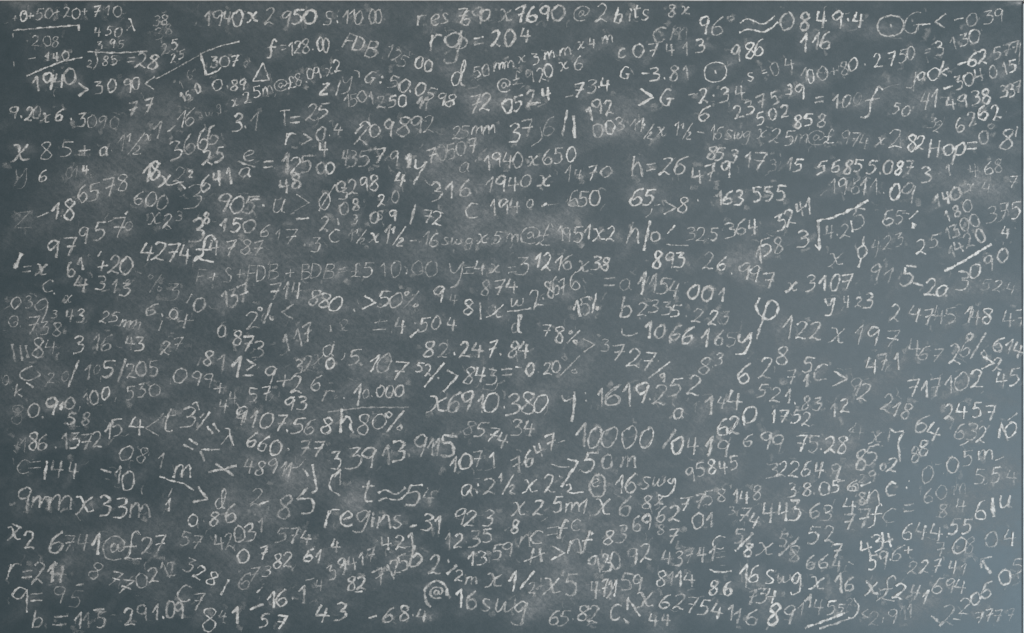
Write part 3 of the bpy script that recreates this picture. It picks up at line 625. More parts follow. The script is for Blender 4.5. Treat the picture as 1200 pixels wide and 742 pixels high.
b|1174.3 575.7|36.4 3.5 0.55 ; 2335|1204 579.7 1225.5 574.4 1249.8 578.4 1267.3 583.8|24.8 3.24 0.48 ; .|1286.7 593.2|3.24 0.4 ; 223|1308.3 591.9 1338 595.9 1358.2 595.9|26.4 3.24 0.48
~C|1166.2 616.1 1167.6 626.9 1181.1 629.6 1195.9 624.2|3.24 0.5 ; 1|1214.8 618.8|36.4 4.85 0.58 ; 0|1237.7 621.5|24.8 3.77 0.48 ; 6|1267.3 624.2|28.3 4.31 0.52 ; .|1256 640.4|5.93 0.5 ; 6|1290.8 628.3|32.4 4.31 0.55 ; 1|1320.4 633.7|35 4.31 0.5 ; 6|1348.7 633.7|28.3 3.24 0.5 ; 5|1371.7 636.4|25.6 2.7 0.38 ; y|1394.6 644.4|40.4 4.04 0.52
7|1024.7 620.2|22.9 2.97 0.55 ; 8|1047.6 626.9|28.3 3.5 0.6 ; %|1074.6 632.3|25.6 3.5 0.52 ; >|1104.2 647.1|25.6 2.97 0.5 ; 3|1133.9 647.1|22.9 2.43 0.42 ; 7|1159.5 660.6|33.7 3.24 0.5 ; 27|1189.1 671.4 1216.1 678.1|33.7 3.24 0.52 ; ~|1256.5 678.1 1214.8 710.5|3.5 0.55 ; .|1234.4 676.8|4.31 0.45
8|804.4 655.2|30.2 3.5 0.55 ; 2|831.4 656.6|25.6 2.97 0.5 ; .|851.6 663.3|5.39 0.6 ; 24|871.8 655.2 896.1 655.2|29.1 3.5 0.52 ; 7|923.1 653.9|31.8 3.5 0.52 ; .|938.7 664.7|4.04 0.5 ; 84|962.7 655.2 982.9 655.2|30.2 3.77 0.52
5|786.9 688.5|17.5 3.24 0.55 ; 2|803.1 693.9|20.2 3.24 0.5 ; ~|832.8 680.4 795 726.3|3.5 0.55 ; .|822 708.7|4.85 0.45 ; ~|838.1 693.9 858.4 704.7 831.4 734.4|3.5 0.58 ; 843|879.9 703.4 900.2 703.4 923.1 707.4|30.2 3.24 0.52 ; ~C|933.9 718.2 925.8 731.7 904.2 729|1.89 0.3 ; =|950 698|12.9 4.04 0.58 ; ~|966.2 688.5 978.3 688.5|3.77 0.6 ; 0|993.7 692.6|23.7 3.5 0.62 ; .|1009.3 698|2.97 0.4 ; 20|1026 691.2 1042.2 687.2|21.6 3.24 0.52 ; %|1067.8 684.5|37.7 2.7 0.38
~C|1424.2 558.2 1417.5 574.4 1422.9 587.8 1433.7 597.3 1447.1 597.3 1457.9 583.8 1456.6 569 1447.1 563.6 1439.1 569 1433.7 585.1 1427.7 606.7 1422.9 620.2 1418.8 636.4|4.04 0.58 ; 1|1476.8 613.4|41.8 3.77 0.58 ; 22|1502.4 618.8 1529.4 620.2|32.4 3.24 0.55 ; x|1569.8 629.6|28.3 2.97 0.52 ; 197|1610.8 625.6 1635 631 1671.4 636.4|36.4 2.97 0.5
x3107|1484.9 538 1519.9 531.2 1541.5 531.2 1565.8 529.9 1587.3 528.5|29.1 3.24 0.52
y|1555 574.4|31 3.24 0.5 ; 4|1587.3 566.3|22.9 2.97 0.5 ; 2|1609.4 566.3|17.5 2.97 0.5 ; 3|1628.3 563.6|25.6 3.24 0.5
2|1328.5 488.5|31 3.24 0.52 ; 6|1354.1 493.9|25.6 3.24 0.52 ; .|1372.2 512.8|4.85 0.6 ; 9|1394.6 508.7|31 3.77 0.5 ; 9|1414.8 514.1|31 3.24 0.48 ; 7|1441.8 526.2|28.3 4.04 0.42
893|1232.3 487.1 1253.9 488.5 1274.1 487.1|31 3.77 0.58
91|1640.4 511 1664.7 516.4|31 2.97 0.42 ; 5|1702.4 517.7|35 4.04 0.58 ; ~|1711.9 529.9 1730.7 536.6|4.58 0.62 ; 2|1745.6 539.3|31 3.5 0.5 ; a|1767.1 546|20.2 3.77 0.58
24|1678.2 586.5 1715.9 587.8|31 3.24 0.48 ; 745|1740.2 593.2 1761.8 590.5 1782 591.9|32.4 3.24 0.5 ; 148|1814.3 589.2 1829.1 594.6 1849.4 591.9|29.7 3.5 0.48 ; 47|1891.2 598.6 1914.1 595.9|31 3.24 0.45
4|1714.6 651.2|33.7 3.24 0.52 ; 67|1732.1 662 1756.4 666|28.3 2.97 0.45 ; 2|1790.1 663.3|35 3.24 0.55 ; 6|1810.3 652.5|31 2.97 0.52 ; %|1831.8 647.1|49.9 3.77 0.48 ; 614|1872.3 644.4 1891.2 648.5 1908.7 656.6|29.7 3.24 0.55
>|1850.7 680.4|24.3 4.04 0.58 ; 2|1869.6 683.1|23.7 3.24 0.5
471|1635 685.8 1655.3 677.7 1680.9 679.1|31 3.24 0.5
92|1604 724.9 1621.6 734.4|32.4 3.24 0.52
717102|1711.9 727.6 1733.4 730.3 1753.7 726.3 1777.9 720.9 1803.5 714.1 1830.5 710.1|32.9 3.24 0.48 ; 45|1877.7 712.8 1901.9 707.4|33.7 3.24 0.5
218|1663.4 755.9 1679.5 765.4 1698.4 770.7|31 2.97 0.5
2457|1779.3 772.1 1802.2 770.7 1831.8 769.4 1857.5 773.4|28.3 3.24 0.55
64|1729.4 793.7 1751 809.8|35 3.5 0.5
4|1608.1 808.5|29.7 2.16 0.32 ; x|1641.8 820.6|20.2 2.43 0.38 ; ~|1667.4 803.1 1676.8 810.4 1694.4 808.5|3.5 0.52 ; ~|1668.7 807.1 1664.7 828.7|2.7 0.28 ; ~|1694.4 809.8 1683.6 828.7 1687.6 866.5|3.77 0.45
632|1799.5 808.5 1822.4 808.5 1839.9 815.2|31 2.97 0.52 ; ~|1799.5 835.5 1815.7 827.4|2.97 0.48
~|1872.3 820.6 1876.3 793.7 1889.8 826|3.77 0.5 ; 0|1895.2 805.8|28.3 3.5 0.52 ; ~|1888.5 788.3 1907.3 774.8|2.97 0.45
0|10.8 712.8|18.9 1.89 0.28 ; ~C|60.7 686.4 40.4 696.6 39.1 707.4 53.9 713.3 74.9 703.4 68.7 695.3|3.24 0.5 ; k|36.4 731.7|24.3 2.97 0.45 ; ~|49.9 716.8 63.4 726.8|3.5 0.5
20|95.7 708.7 122.7 706|18.3 2.43 0.38 ; ~|148.3 675 128.1 726.3|3.24 0.5 ; 1|163.1 698|29.7 3.5 0.5 ; 0|182 692.6|17.5 2.16 0.35 ; 5|203.5 692.6|29.7 3.24 0.55 ; ~|235.9 672.4 221.1 716.8|4.04 0.48 ; 205|245.3 695.3 265.5 691.2 288.5 691.2|26.4 2.97 0.45
8|32.4 777.5|36.4 2.43 0.28 ; 0|63.4 769.4|25.6 2.97 0.42 ; .|80.1 782.9|5.93 0.5 ; 9|95.7 762.7|31 3.77 0.52 ; 1|114.6 761.3|16.2 4.04 0.52 ; 0|130.7 755.9|23.7 3.24 0.48 ; ~|150.4 761.3 147.7 772.1|2.16 0.3 ; 100|160.9 747.8 176.6 745.1 198.1 737.1|23.7 3.24 0.48 ; ~|217.8 744.6 215.7 753.2|2.16 0.3 ; 530|245.3 737.1 265.5 731.7 289.8 731.7|24.8 2.97 0.45
58|134.8 785.6 160.4 785.6|22.1 3.77 0.58
15|202.2 808.5 219.7 801.8|32.4 3.24 0.5 ; 4|257.5 797.7|33.7 3.24 0.58 ; <|285.8 801.8|30.2 2.97 0.42 ; t|316.8 788.3|40.4 2.97 0.48
+1|32.4 835 43.1 835|27 2.43 0.28 ; 86|62 827 79.5 829.7|31 2.97 0.48 ; .|104.6 839.1|4.04 0.5 ; 1372|120.5 827 140.2 825.6 161.8 828.3 183.3 824.3|29.1 3.24 0.5
081|237.2 849.9 266.9 852.6 300.6 863.4|29.7 2.7 0.5
c|44.5 875.5|24.8 2.43 0.38 ; =|66 871.4|14.8 2.16 0.28 ; ~|89 864.7 83.6 898.4|4.04 0.58 ; 44|107.8 879.5 137.5 883.6|32.4 3.5 0.48
~|188.7 879.5 208.9 886.3|3.77 0.5 ; 1|219.7 890.3|33.7 4.04 0.58 ; 0|239.9 901.1|35 3.24 0.58
9|44.5 936.1|44.5 4.04 0.62 ; m|76.8 941.5|21.6 3.77 0.5 ; m|113.2 942.9|27 3.77 0.48 ; x|157.7 946.9|29.7 3.5 0.55 ; 3|196.8 948.3|39.1 4.04 0.62 ; 3|226.5 952.3|36.4 4.04 0.62 ; m|262.8 957.7|25.6 3.5 0.48
~|299.2 893 320 901.1 345.1 906.5 363.9 920|3.24 0.55 ; ~|323.5 915.9 315.4 932.1|2.43 0.28 ; 1|314.6 946.9|21.6 3.24 0.48
~|22.9 982 41.8 990.1|4.04 0.55
x|27 1000.7|24.3 3.24 0.5 ; 2|55.3 1012.8|31 3.77 0.55
6|106.5 1016.9|39.1 3.5 0.58 ; 7|129.4 1018.2|28.3 2.7 0.38 ; 4|156.4 1016.9|33.7 2.97 0.42 ; 1|180.6 1020.9|39.1 3.77 0.55 ; @|213 1027.6|43.1 3.24 0.48 ; £|248 1022.2|51.2 3.24 0.55 ; 27|275 1022.2 299.2 1020.9|32.4 3.5 0.52
r|27 1072.1|31 2.97 0.5 ; =|51.2 1076.2|13.5 3.77 0.42 ; 2|72.8 1073.5|37.7 3.5 0.5 ; 1|94.4 1073.5|33.7 4.58 0.5 ; 4|110.5 1073.5|37.7 4.85 0.48
9|37.7 1124.7|45.8 3.5 0.5 ; =|68.7 1119.3|15.6 3.77 0.42 ; 95|110.5 1115.3 142.9 1123.3|31 2.7 0.32 ; ~|142.9 1097.2 157.7 1095|3.5 0.42
b|71.4 1159.7|33.7 3.24 0.52 ; =|113.2 1163.8|17.5 4.58 0.48 ; 115|146.9 1163.8 161.8 1162.4 191.4 1162.4|31 3.24 0.36 ; ~|175.2 1143.6 195.5 1142.2|4.31 0.48
877|179.3 1069.4 215.7 1085.6 234.5 1100.4|32.4 3.24 0.5
0212|265.5 1088.3 287.1 1077.5 306 1068.1 320.8 1066.7|27 3.24 0.45
291.09|242.6 1157 266.9 1150.3 291.2 1147.6 306 1157 320 1142.2 336.2 1144.9|30.2 3.5 0.5
57|348.3 1010.1 368.5 1016.9|26.4 2.97 0.42
4203|411.7 1016.9 429.2 1014.2 448.1 1000.7 468.3 998|31 3.24 0.46 ; 1|487.1 984.5|25.6 3.5 0.52
574|528.9 1003.4 550.5 1003.4 574.8 1008.8|28.3 3.24 0.5
328|355 1060 373.9 1073.5 398.2 1084.3|25.6 2.97 0.52
0|456.1 1042.5|24.3 3.24 0.55 ; 7|493.9 1035.7|25.6 3.24 0.52 ; 82|520.8 1051.9 539.7 1049.2|27 3.24 0.52 ; 61|578.8 1041.1 596.3 1043.8|24.8 3.5 0.55
6|458.8 1089.6|32.4 3.5 0.5 ; 7|475 1077.5|27 2.97 0.45 ; 3|500.6 1070.8|21.6 2.43 0.4 ; ~|429.2 1086.9 414.4 1115.3|3.5 0.5
c|345.6 1112.6|27 3.24 0.5 ; 7|371.2 1127.4|31 3.24 0.5
8|391.4 1161.1|41.8 3.24 0.52 ; 4|418.4 1154.3|20.2 2.7 0.32 ; 1|441.3 1154.3|32.4 4.04 0.52
57|496.6 1163.8 527.6 1166.5|25.6 3.77 0.55
~|468.3 1142.2 495.2 1132.2|4.85 0.65 ; 16|508.7 1124.7 527.6 1120.6|31 3.5 0.5 ; .|549.1 1122|4.85 0.5 ; 1|565.3 1113.9|33.7 4.58 0.52 ; ~|573.4 1088.3 589.6 1084.3|2.43 0.4 ; 4|599 1097.7|20.2 2.7 0.42 ; ~|481.8 1111.2 492.5 1100.4|2.97 0.45
4|604.4 1151.6|33.7 3.77 0.58 ; 3|639.5 1146.3|31 3.77 0.52
394|620.6 1073.5 642.2 1058.6 660.2 1055.9|25.6 3.24 0.5 ; 17|676.4 1047.9 695.3 1039.8|27 3.5 0.52 ; 1|644 1065.4|25.6 3.5 0.5 ; 4|630 1023.6|25.6 3.77 0.55
421|723.6 1019.6 750.5 1016.9 769.4 1012.8|26.4 3.24 0.5 ; ~|750.5 1026.3 769.4 1024.9|2.43 0.42
82|658.9 1093.7 677.7 1093.7|25.6 3.5 0.52 ; ~|665.6 1109.9 680.4 1108.5|3.77 0.52 ; 7125|711.4 1081.6 729 1073.5 741.1 1062.7 755.9 1054.6|29.1 3.24 0.48
b|781.5 1042.5|39.1 4.31 0.6 ; 2|815.2 1058.6|33.7 3.77 0.55 ; .|840.8 1051.4|5.39 0.5 ; ~|857 1058.6 838.1 1077.5|4.85 0.48 ; 2|861.1 1078.9|20.2 3.24 0.5 ; m|884 1088.3|14.8 3.5 0.5 ; x|925.8 1088.3|25.6 3.5 0.5 ; 1|960 1089.6|39.1 4.85 0.55 ; ~|1001.8 1070.8 974.3 1104.5|3.77 0.52 ; 2|997.7 1101.8|20.2 2.97 0.48 ; x|1034.1 1099.1|31 3.5 0.48 ; 5|1071.9 1096.4|39.1 4.04 0.48
1|838.1 1015.5|33.7 4.04 0.55 ; 2|859.7 1014.2|24.3 3.5 0.55 ; .|874.5 1016.3|2.97 0.4 ; 3|889.4 1010.1|29.7 3.77 0.52 ; 5|913.6 1004.7|25.6 3.24 0.52
13|883.4 1047.9 902.8 1046.5|25.6 3.24 0.52 ; 59|932.5 1035.7 951.4 1030.3|27 3.24 0.5
~|691.2 1158.4 706 1154.9|4.04 0.5 ; 68|729 1153 757.3 1150.3|29.1 3.5 0.5 ; .|774.8 1153|4.31 0.45 ; 4|792.3 1154.3|25.6 3.5 0.5
~C|838.1 1116.6 835.5 1097.7 820.6 1089.6 804.4 1095 796.4 1111.2 799.1 1127.4 807.1 1138.2|4.85 0.58 ; @|817.9 1111.2|20.2 3.24 0.45 ; 1|859.7 1122|36.4 3.77 0.56 ; 6|884 1124.7|32.4 4.31 0.48 ; s|910.9 1134.1|21.6 3.77 0.55 ; w|947.3 1134.1|22.9 3.5 0.5 ; g|974.3 1150.3|45.8 3.24 0.5
65|1039.5 1157 1058.4 1159.7|29.7 3.24 0.42 ; .|1074 1161.1|3.24 0.42 ; 82|1092.1 1149 1113.7 1151.6|29.7 3.5 0.44
c|1154.1 1147.6|25.6 3.77 0.5 ; ~|1168.9 1159.7 1178.9 1169.2|3.77 0.5 ; ~|1175.7 1143.6 1177 1120.6 1199.9 1155.7|3.77 0.52 ; x|1210.7 1124.7|28.3 3.77 0.5
62754116|1247.1 1127.4 1274.1 1127.4 1296.2 1134.1 1320.4 1139.5 1344.7 1146.3 1369.8 1146.3 1382.4 1154.3 1409.4 1157|29.1 3.24 0.5 ; 89|1450.6 1151.6 1479 1153|36.4 4.04 0.55
44|1225.5 1162.4 1248.5 1162.4|23.7 4.04 0.5
n|984.3 1014.2|21.6 3.77 0.42 ; c|1005.8 1007.4|23.7 2.97 0.5 ; =|1035.5 995.3|16.2 2.43 0.32 ; f|1054.4 992.6|35 3.24 0.42 ; c|1080 984.5|20.2 2.7 0.42
~|1000.4 1027.6 993.7 1058.6|4.04 0.5 ; ~|981.6 1053.2 1022 1035.7|2.97 0.45 ; ~|1011.2 1027.6 1015.3 1053.2|4.85 0.5 ; >|1044.9 1037.1|25.6 4.04 0.52 ; n|1077.3 1024.9|28.3 4.04 0.52 ; f|1098.8 1016.9|41.8 3.77 0.52
8|1140.6 1007.4|28.3 3.24 0.52 ; 3|1166.2 1000.7|31 3.24 0.48
930|1113.7 1058.6 1136.6 1054.6 1152.8 1050.6|31.8 3.77 0.58
92|1186.5 1043.8 1210.7 1035.7|32.9 3.5 0.52
43741|1251.2 1045.2 1271.4 1046.5 1290.8 1041.1 1315 1039.8 1334.7 1038.4|27 3.5 0.52 ; c|1347.4 1016.9|23.7 3.24 0.5 ; =|1350.9 1039.8|12.1 2.43 0.25
4721|1115 1105.8 1132.5 1103.1 1143.3 1105.8 1151.9 1103.1|32.4 3.24 0.48 ; 59|1174.3 1092.3 1194.5 1095|33.7 3.5 0.5
8114|1239 1085.6 1256.5 1085.6 1271.4 1085.6 1293.5 1085.6|27.5 3.24 0.5
5|1386.5 1004.7|24.8 3.77 0.55 ; ~|1412.1 999.3 1378.4 1033|4.31 0.48 ; 8|1402.7 1030.3|23.7 3.5 0.52 ; x|1433.7 1029|25.6 3.24 0.55 ; 5|1468.7 1012.8|22.9 3.5 0.52 ; ~|1498.4 1007.4 1459.3 1042.5|4.58 0.5 ; 8|1488.9 1038.4|30.2 3.77 0.55
5|1525.3 1003.4|31 3.77 0.55 ; 2|1555 1000.7|28.3 3.24 0.52 ; 7|1568.5 1033|24.8 3.5 0.52
664|1518.6 1053.2 1544.2 1053.2 1569.8 1058.6|25.6 3.5 0.46 ; ~|1590 1053.2 1600 1058.6|2.7 0.4
~C|1329.9 1068.1 1347.4 1072.9 1371.7 1070.8|3.77 0.58 ; 1|1395.9 1077.5|43.1 3.5 0.6 ; 6|1413.4 1076.2|31 2.97 0.55 ; s|1443.1 1081.6|22.9 2.97 0.52 ; w|1468.7 1084.3|16.2 2.97 0.5 ; g|1493 1095|40.4 3.24 0.52 ; x|1532.1 1093.7|23.7 3.24 0.55 ; 1|1569.8 1095|36.4 3.77 0.55 ; 6|1592.7 1095|25.6 3.5 0.52
86|1338 1101.8 1363.6 1103.1|25.6 3.77 0.52 ; 734|1409.4 1119.3 1428.3 1116.6 1447.1 1116.6|27 3.77 0.52
1|1501.1 1140.9|22.9 3.24 0.32 ; 1|1514.5 1127.4|24.3 4.04 0.42 ; 4|1533.4 1138.2|28.3 3.24 0.5 ; 5|1559 1139.5|25.6 3.77 0.58 ; 5|1576.5 1140.9|17.5 2.97 0.42 ; ~|1509.1 1177.3 1544.2 1165.1 1584.6 1149|4.58 0.58 ; ~|1536.1 1178.6 1571.2 1167.8 1595.4 1158.4|4.31 0.48 ; ~C|1600 1122 1610.2 1138.2 1601.3 1157 1590 1158.4|2.97 0.48 ; 2|1594.1 1128.7|13.5 2.16 0.25
434|1624.3 1027.6 1644.5 1016.9 1663.4 1011.5|29.1 3.5 0.6 ; 59|1636.4 1054.6 1655.3 1046.5|27 3.24 0.6 ; .|1668.7 1049.2|3.24 0.5 ; 6|1680.9 1038.4|25.6 2.97 0.55 ; ~|1689 1024.9 1697.1 1021.7|2.43 0.4 ; +|1702.4 1031.7|13.5 2.97 0.5
x|1633.7 1103.1|23.7 4.31 0.62 ; £|1663.4 1103.1|44.5 2.97 0.48 ; 241|1686.3 1108.5 1715.9 1111.2 1734 1119.3|29.1 3.24 0.52
22741|1711.9 1064 1733.4 1062.7 1756.4 1061.3 1786 1064 1804.9 1066.7|24.8 2.97 0.42
6|1701.1 996.6|28.3 2.7 0.38 ; 44|1728.1 995.3 1755 998|31 3.5 0.48 ; .|1775.2 1006.1|3.77 0.42 ; 55|1788.7 987.2 1813 987.2|28.3 3.77 0.48
7|1763.1 1030.3|28.3 3.5 0.46 ; 0|1799.5 1022.2|31 3.77 0.52 ; 8|1817 1022.2|31 2.7 0.38
04|1858.8 1011.5 1893.9 1007.4|29.1 3.24 0.44
~|1860.2 1043.8 1838.6 1047.9|3.24 0.46 ; ~|1838.6 1047.9 1839.9 1065.4|3.24 0.4 ; ~|1841.3 1050.6 1857.5 1076.2|4.85 0.5 ; 0|1884.4 1081.6|28.3 4.04 0.5 ; 5|1907.3 1062.7|32.4 2.7 0.38
694|1759.1 1097.7 1779.3 1097.7 1800.8 1100.4|28.3 2.97 0.45
2|1808.9 1136.8|28.3 2.7 0.42 ; 0|1829.1 1122|25.6 3.24 0.48 ; 6|1849.4 1105.8|31 3.5 0.5
<|1621.6 1150.3|16.2 3.24 0.42 ; 2|1639.1 1159.7|24.3 2.43 0.32 ; ~|1656.6 1157 1653.9 1167.8|2.43 0.38 ; 9|1672.8 1155.7|28.3 2.7 0.32 ; 11|1693 1149 1703.8 1146.3|27 3.24 0.38
~|1745.6 1154.3 1761.8 1167.8|3.77 0.5 ; 2|1777.9 1153|40.4 3.24 0.42 ; ~|1786 1159.7 1800.8 1162.4|2.7 0.42
7777|1835.9 1158.4 1853.4 1153 1870.9 1154.3 1893.9 1153|22.9 2.97 0.38
0|337.5 704.7|29.1 3.24 0.58 ; 99|368.5 710.1 390.1 712.8|27 2.7 0.38
9|506 703.4|33.7 2.97 0.5 ; +|533 714.1|22.9 2.97 0.45 ; 2|555.9 720.9|31 3.77 0.55
32|559.9 687.2 577.5 681.8|27 2.97 0.48 ; x|596.3 675|20.2 2.43 0.38 ; 0|619.2 681.8|20.2 4.04 0.65
6|593.6 718.2|27 3.24 0.6 ; 57|475 741.1 499.3 737.1|25.6 2.97 0.48 ; +|413 727.6|20.2 2.43 0.38
93|542.4 758.6 566.7 755.9|25.6 3.24 0.55
4|418.4 761.3|27 3.24 0.52 ; 4|437.3 746.5|22.9 3.24 0.46 ; ~|442.7 755.9 454.8 772.1|3.24 0.48 ; 4|452.1 782.9|27 3.5 0.55
3|353.7 782.9|36.4 3.5 0.52 ; ~C|360.4 758.6 368.5 754.6 373.9 769.4|2.43 0.48 ; ~|394.1 772.1 368.5 807.1|3.5 0.52 ; ~|375.3 782.9 383.4 774.8|3.5 0.45
9107.568|452.1 777.5 475 785.6 499.3 788.3 526.2 793.7 538.9 807.7 559.9 797.7 580.2 800.4 612.5 797.7|30.2 3.24 0.56
r|615.2 742.4|21.6 3.24 0.48 ; ~|616.5 718.2 624.6 718.2|2.43 0.25 ; .|644.9 746.5|4.31 0.5 ; 1|668.3 739.7|39.1 3.24 0.6 ; 0|685.8 738.4|16.7 2.43 0.45 ; .|697.4 743|3.5 0.5 ; 000|712.8 734.4 730.3 734.4 749.2 733|22.1 3.24 0.55 ; ~|613.9 772.6 640 769.4 680.4 764 766.7 763.5|3.5 0.36
h|648.9 788.3|41.8 4.04 0.55 ; 8|681.8 795|36.4 2.97 0.58 ; 0|711.4 789.6|28.3 2.97 0.58 ; %|739.7 789.6|37.7 3.24 0.5
~|388.7 799.1 399.5 813.9|4.04 0.5 ; ~|399.5 793.7 411.7 809.8|3.77 0.48 ; λ|429.2 817.9|31 2.97 0.45
660|473.7 824.3 493.9 831 516.8 839.1|28.3 3.24 0.6 ; .|541.1 841.8|4.31 0.55 ; 77|570.7 840.4 596.3 841.8|28.3 3.77 0.52
~|353.7 822.9 371.2 833.7|4.04 0.58 ; ~|344.3 833.7 363.1 843.1|4.04 0.58 ; ~|376.6 843.1 411.7 843.1|3.77 0.52 ; ~|376.6 845.8 383.4 864.7|4.04 0.48
~|390.1 884.9 414.4 880.9 444 872.8|4.58 0.58 ; ~|404.9 870.1 438.6 891.7|4.31 0.55
m|342.9 883.6|22.9 3.24 0.55
~|371.2 911.9 388.7 936.1 361.8 941.5|4.31 0.58
d|414.4 934.8|37.7 2.7 0.48 ; 2|481.8 932.1|33.7 2.43 0.32 ; ~|485.8 945 504.7 940.2|4.31 0.6 ; 8|534.3 951|43.1 3.77 0.58 ; ~|577.5 914.6 555.9 936.1|4.04 0.56 ; ~C|557.2 936.1 584.2 936.1 585.5 959.1 565.3 963.1|4.04 0.56
0|361.8 975.2|21.6 3.24 0.58 ; 8|400.9 972.5|25.6 3.24 0.42 ; 6|433.2 961.8|35 3.5 0.6 ; .|382.5 976.6|3.5 0.3
48911|466.9 874.1 488.5 878.2 510.1 874.1 531.1 879.5 541.1 879.5|27.5 2.97 0.48 ; ~|545.1 878.2 559.9 875.5 573.4 860.7|2.16 0.4 ; ~|568 878.2 578.8 893|4.04 0.5 ; ~C|585.5 870.1 589.6 894.4 593.6 915.9 585.5 925.4|4.04 0.5
3|630 863.4|31 3.24 0.48 ; ~C|640 880.9 621.9 894.4 619.2 915.9 638.1 929.4|3.24 0.55 ; 1|634.1 894.4|29.7 3.5 0.45
r|623.3 972.5|33.7 3.77 0.52 ; e|649.4 972.5|27 3.24 0.45 ; g|678.6 977.9|44.5 3.24 0.48 ; i|698.5 975.2|27 3.5 0.5 ; n|720.9 977.9|24.3 3.77 0.52 ; s|745.1 977.9|23.7 3.24 0.52 ; ~|767.5 987.4 782.3 984.7|4.04 0.55 ; 31|801.8 979.3 819.3 983.3|31.8 3.77 0.52
5|665.6 669.7|28.3 3.5 0.48 ; ~C|640 675 645.4 669.7 646.7 661.6|2.16 0.35
107|699.3 680.4 720.9 680.4 747.8 695.3|36.4 3.77 0.46
x|820.6 758.6|31 3.5 0.55 ; 69|851.6 753.2 874.5 753.2|38.3 3.77 0.56 ; 1|900.2 757.3|32.9 4.04 0.52 ; 0|921.7 754.6|35.6 3.5 0.58 ; .|945.4 764|4.31 0.5 ; 3|962.7 758.6|36.4 3.77 0.54 ; 8|989.7 755.9|41.8 3.24 0.58 ; 0|1013.9 755.9|33.7 3.24 0.58
8574|879.9 801.8 901.5 805.8 923.1 815.2 941.9 826|30.2 3.24 0.55
3|662.9 858|37.7 3.5 0.46 ; 9|691.2 858|41.8 4.04 0.48 ; 1|723.6 852.6|36.4 4.31 0.52 ; 3|747.8 845.8|39.1 4.04 0.54 ; .|766.7 853.9|6.74 0.45 ; 9|786.9 836.4|37.7 4.04 0.54 ; 11|807.1 839.1 817.9 837.7|31 3.77 0.46 ; 5|840.8 836.4|39.1 4.31 0.54
1071|850.3 871.4 871.8 866 894.8 860.7 921.7 863.4|29.1 3.5 0.56
t|689.9 921.3|39.1 3.77 0.52 ; ≈|733 926.7|25.6 3.5 0.48 ; 5|776.1 928.1|39.1 3.77 0.54 ; 4|804.4 932.1|31 2.7 0.42 ; .|801.8 914.6|3.77 0.3
923|861.1 968.5 882.6 972.5 915 971.2|29.7 3.24 0.5
a|875.9 918.6|20.2 3.24 0.58 ; :|895.6 915.9|13.5 2.97 0.5 ; 2|917.7 911.9|30.2 3.24 0.56 ; ½|950 907.8|37.7 2.97 0.48 ; x|993.7 911.9|22.9 2.97 0.55 ; 2|1030.1 906.5|31.8 3.24 0.56 ; .|1049 893|4.04 0.5 ; ~|1063.8 860.7 1084 866 1052.5 913.2|4.04 0.58 ; ~C|1061.1 910 1067.8 907.8 1070 915.9 1063.8 922.7 1078.6 924.5 1094.3 921.9|3.24 0.56 ; 0|1120.4 911.1|43.1 3.77 0.56 ; e|1116.4 905.1|16.2 2.97 0.48 ; 16|1162.2 907.8 1183.8 905.1|35 3.5 0.5 ; s|1210.7 905.1|22.9 2.97 0.52 ; w|1235 902.4|16.7 2.97 0.5 ; ~C|1257.4 897.1 1252 902.4 1258.7 906.5 1264.1 897.1 1266 907.8 1260.1 921.3 1249.3 930.7 1233.1 928.1|3.24 0.54
~|1032.8 870.1 1049 875.5 1067.8 875.5|2.7 0.45 ; 5|1105.6 867.4|36.4 3.77 0.58 ; 0|1137.9 866|27 3.77 0.56 ; m|1178.4 866|20.2 3.77 0.46
x|972.1 955|25.6 3.24 0.55 ; 25|1009.9 951 1046.3 946.9|29.1 3.24 0.54 ; m|1073.2 951|17.5 3.24 0.46 ; 1|1092.1 948.3|28.3 3.5 0.48 ; x|1129.8 951|29.7 3.77 0.48 ; 6|1173 948.3|36.4 4.04 0.54 ; 8|1212.1 941.5|26.4 2.97 0.5 ; x|1236.3 938.8|17.5 2.7 0.48
7647|969.4 871.4 991 860.7 1011.2 845.8 1032.8 829.7|28.3 3.5 0.54 ; ~|1046.3 829.7 1059.7 825.6|2.43 0.35
8|965.4 987.4|22.1 3.77 0.58
69|1193.2 982 1212.1 979.3|29.7 3.24 0.52 ; 62|1240.4 964.4 1264.6 963.1|27.5 3.24 0.5
8|1239 992.8|20.2 3.24 0.52 ; 7|1261.9 1004.9|27 3.24 0.5
34|968.1 801.8 992.4 803.1|28.3 3.24 0.52
1|1089.4 815.2|41.8 4.58 0.58 ; 0000|1115 819.3 1143.3 819.3 1179.7 819.3 1213.4 819.3|37.7 3.5 0.52
4|1067.8 749.2|16.2 2.97 0.1 ; ~C|1053 741.1 1058.4 750.5 1075.9 746.5|3.5 0.55 ; ~|1077.3 734.4 1075.9 766.7 1071.9 791|4.58 0.56 ; .|1098 737.1|3.77 0.4 ; .|1098.8 751.1|3.77 0.45 ; 1|1124.4 746.5|33.7 4.04 0.54 ; 6|1148.7 741.1|39.1 4.04 0.54 ; 1|1174.3 741.1|41.8 3.77 0.52 ; 9|1201.3 737.1|41.8 4.04 0.56 ; .|1218 748.4|5.39 0.48 ; 2|1239 739.7|36.4 3.77 0.55 ; 5|1267.3 726.3|33.7 3.5 0.52 ; 2|1301.6 722.2|36.4 3.24 0.5 ; 9|1241.7 708.7|17.5 3.24 0.45
a|1272.7 774.8|19.4 3.24 0.48 ; 1|1301.6 764|17.5 2.43 0.35 ; 1|1328.5 761.3|36.4 4.58 0.58 ; 4|1352.8 754.6|23.7 3.5 0.5 ; 4|1378.4 750.5|39.1 3.77 0.52
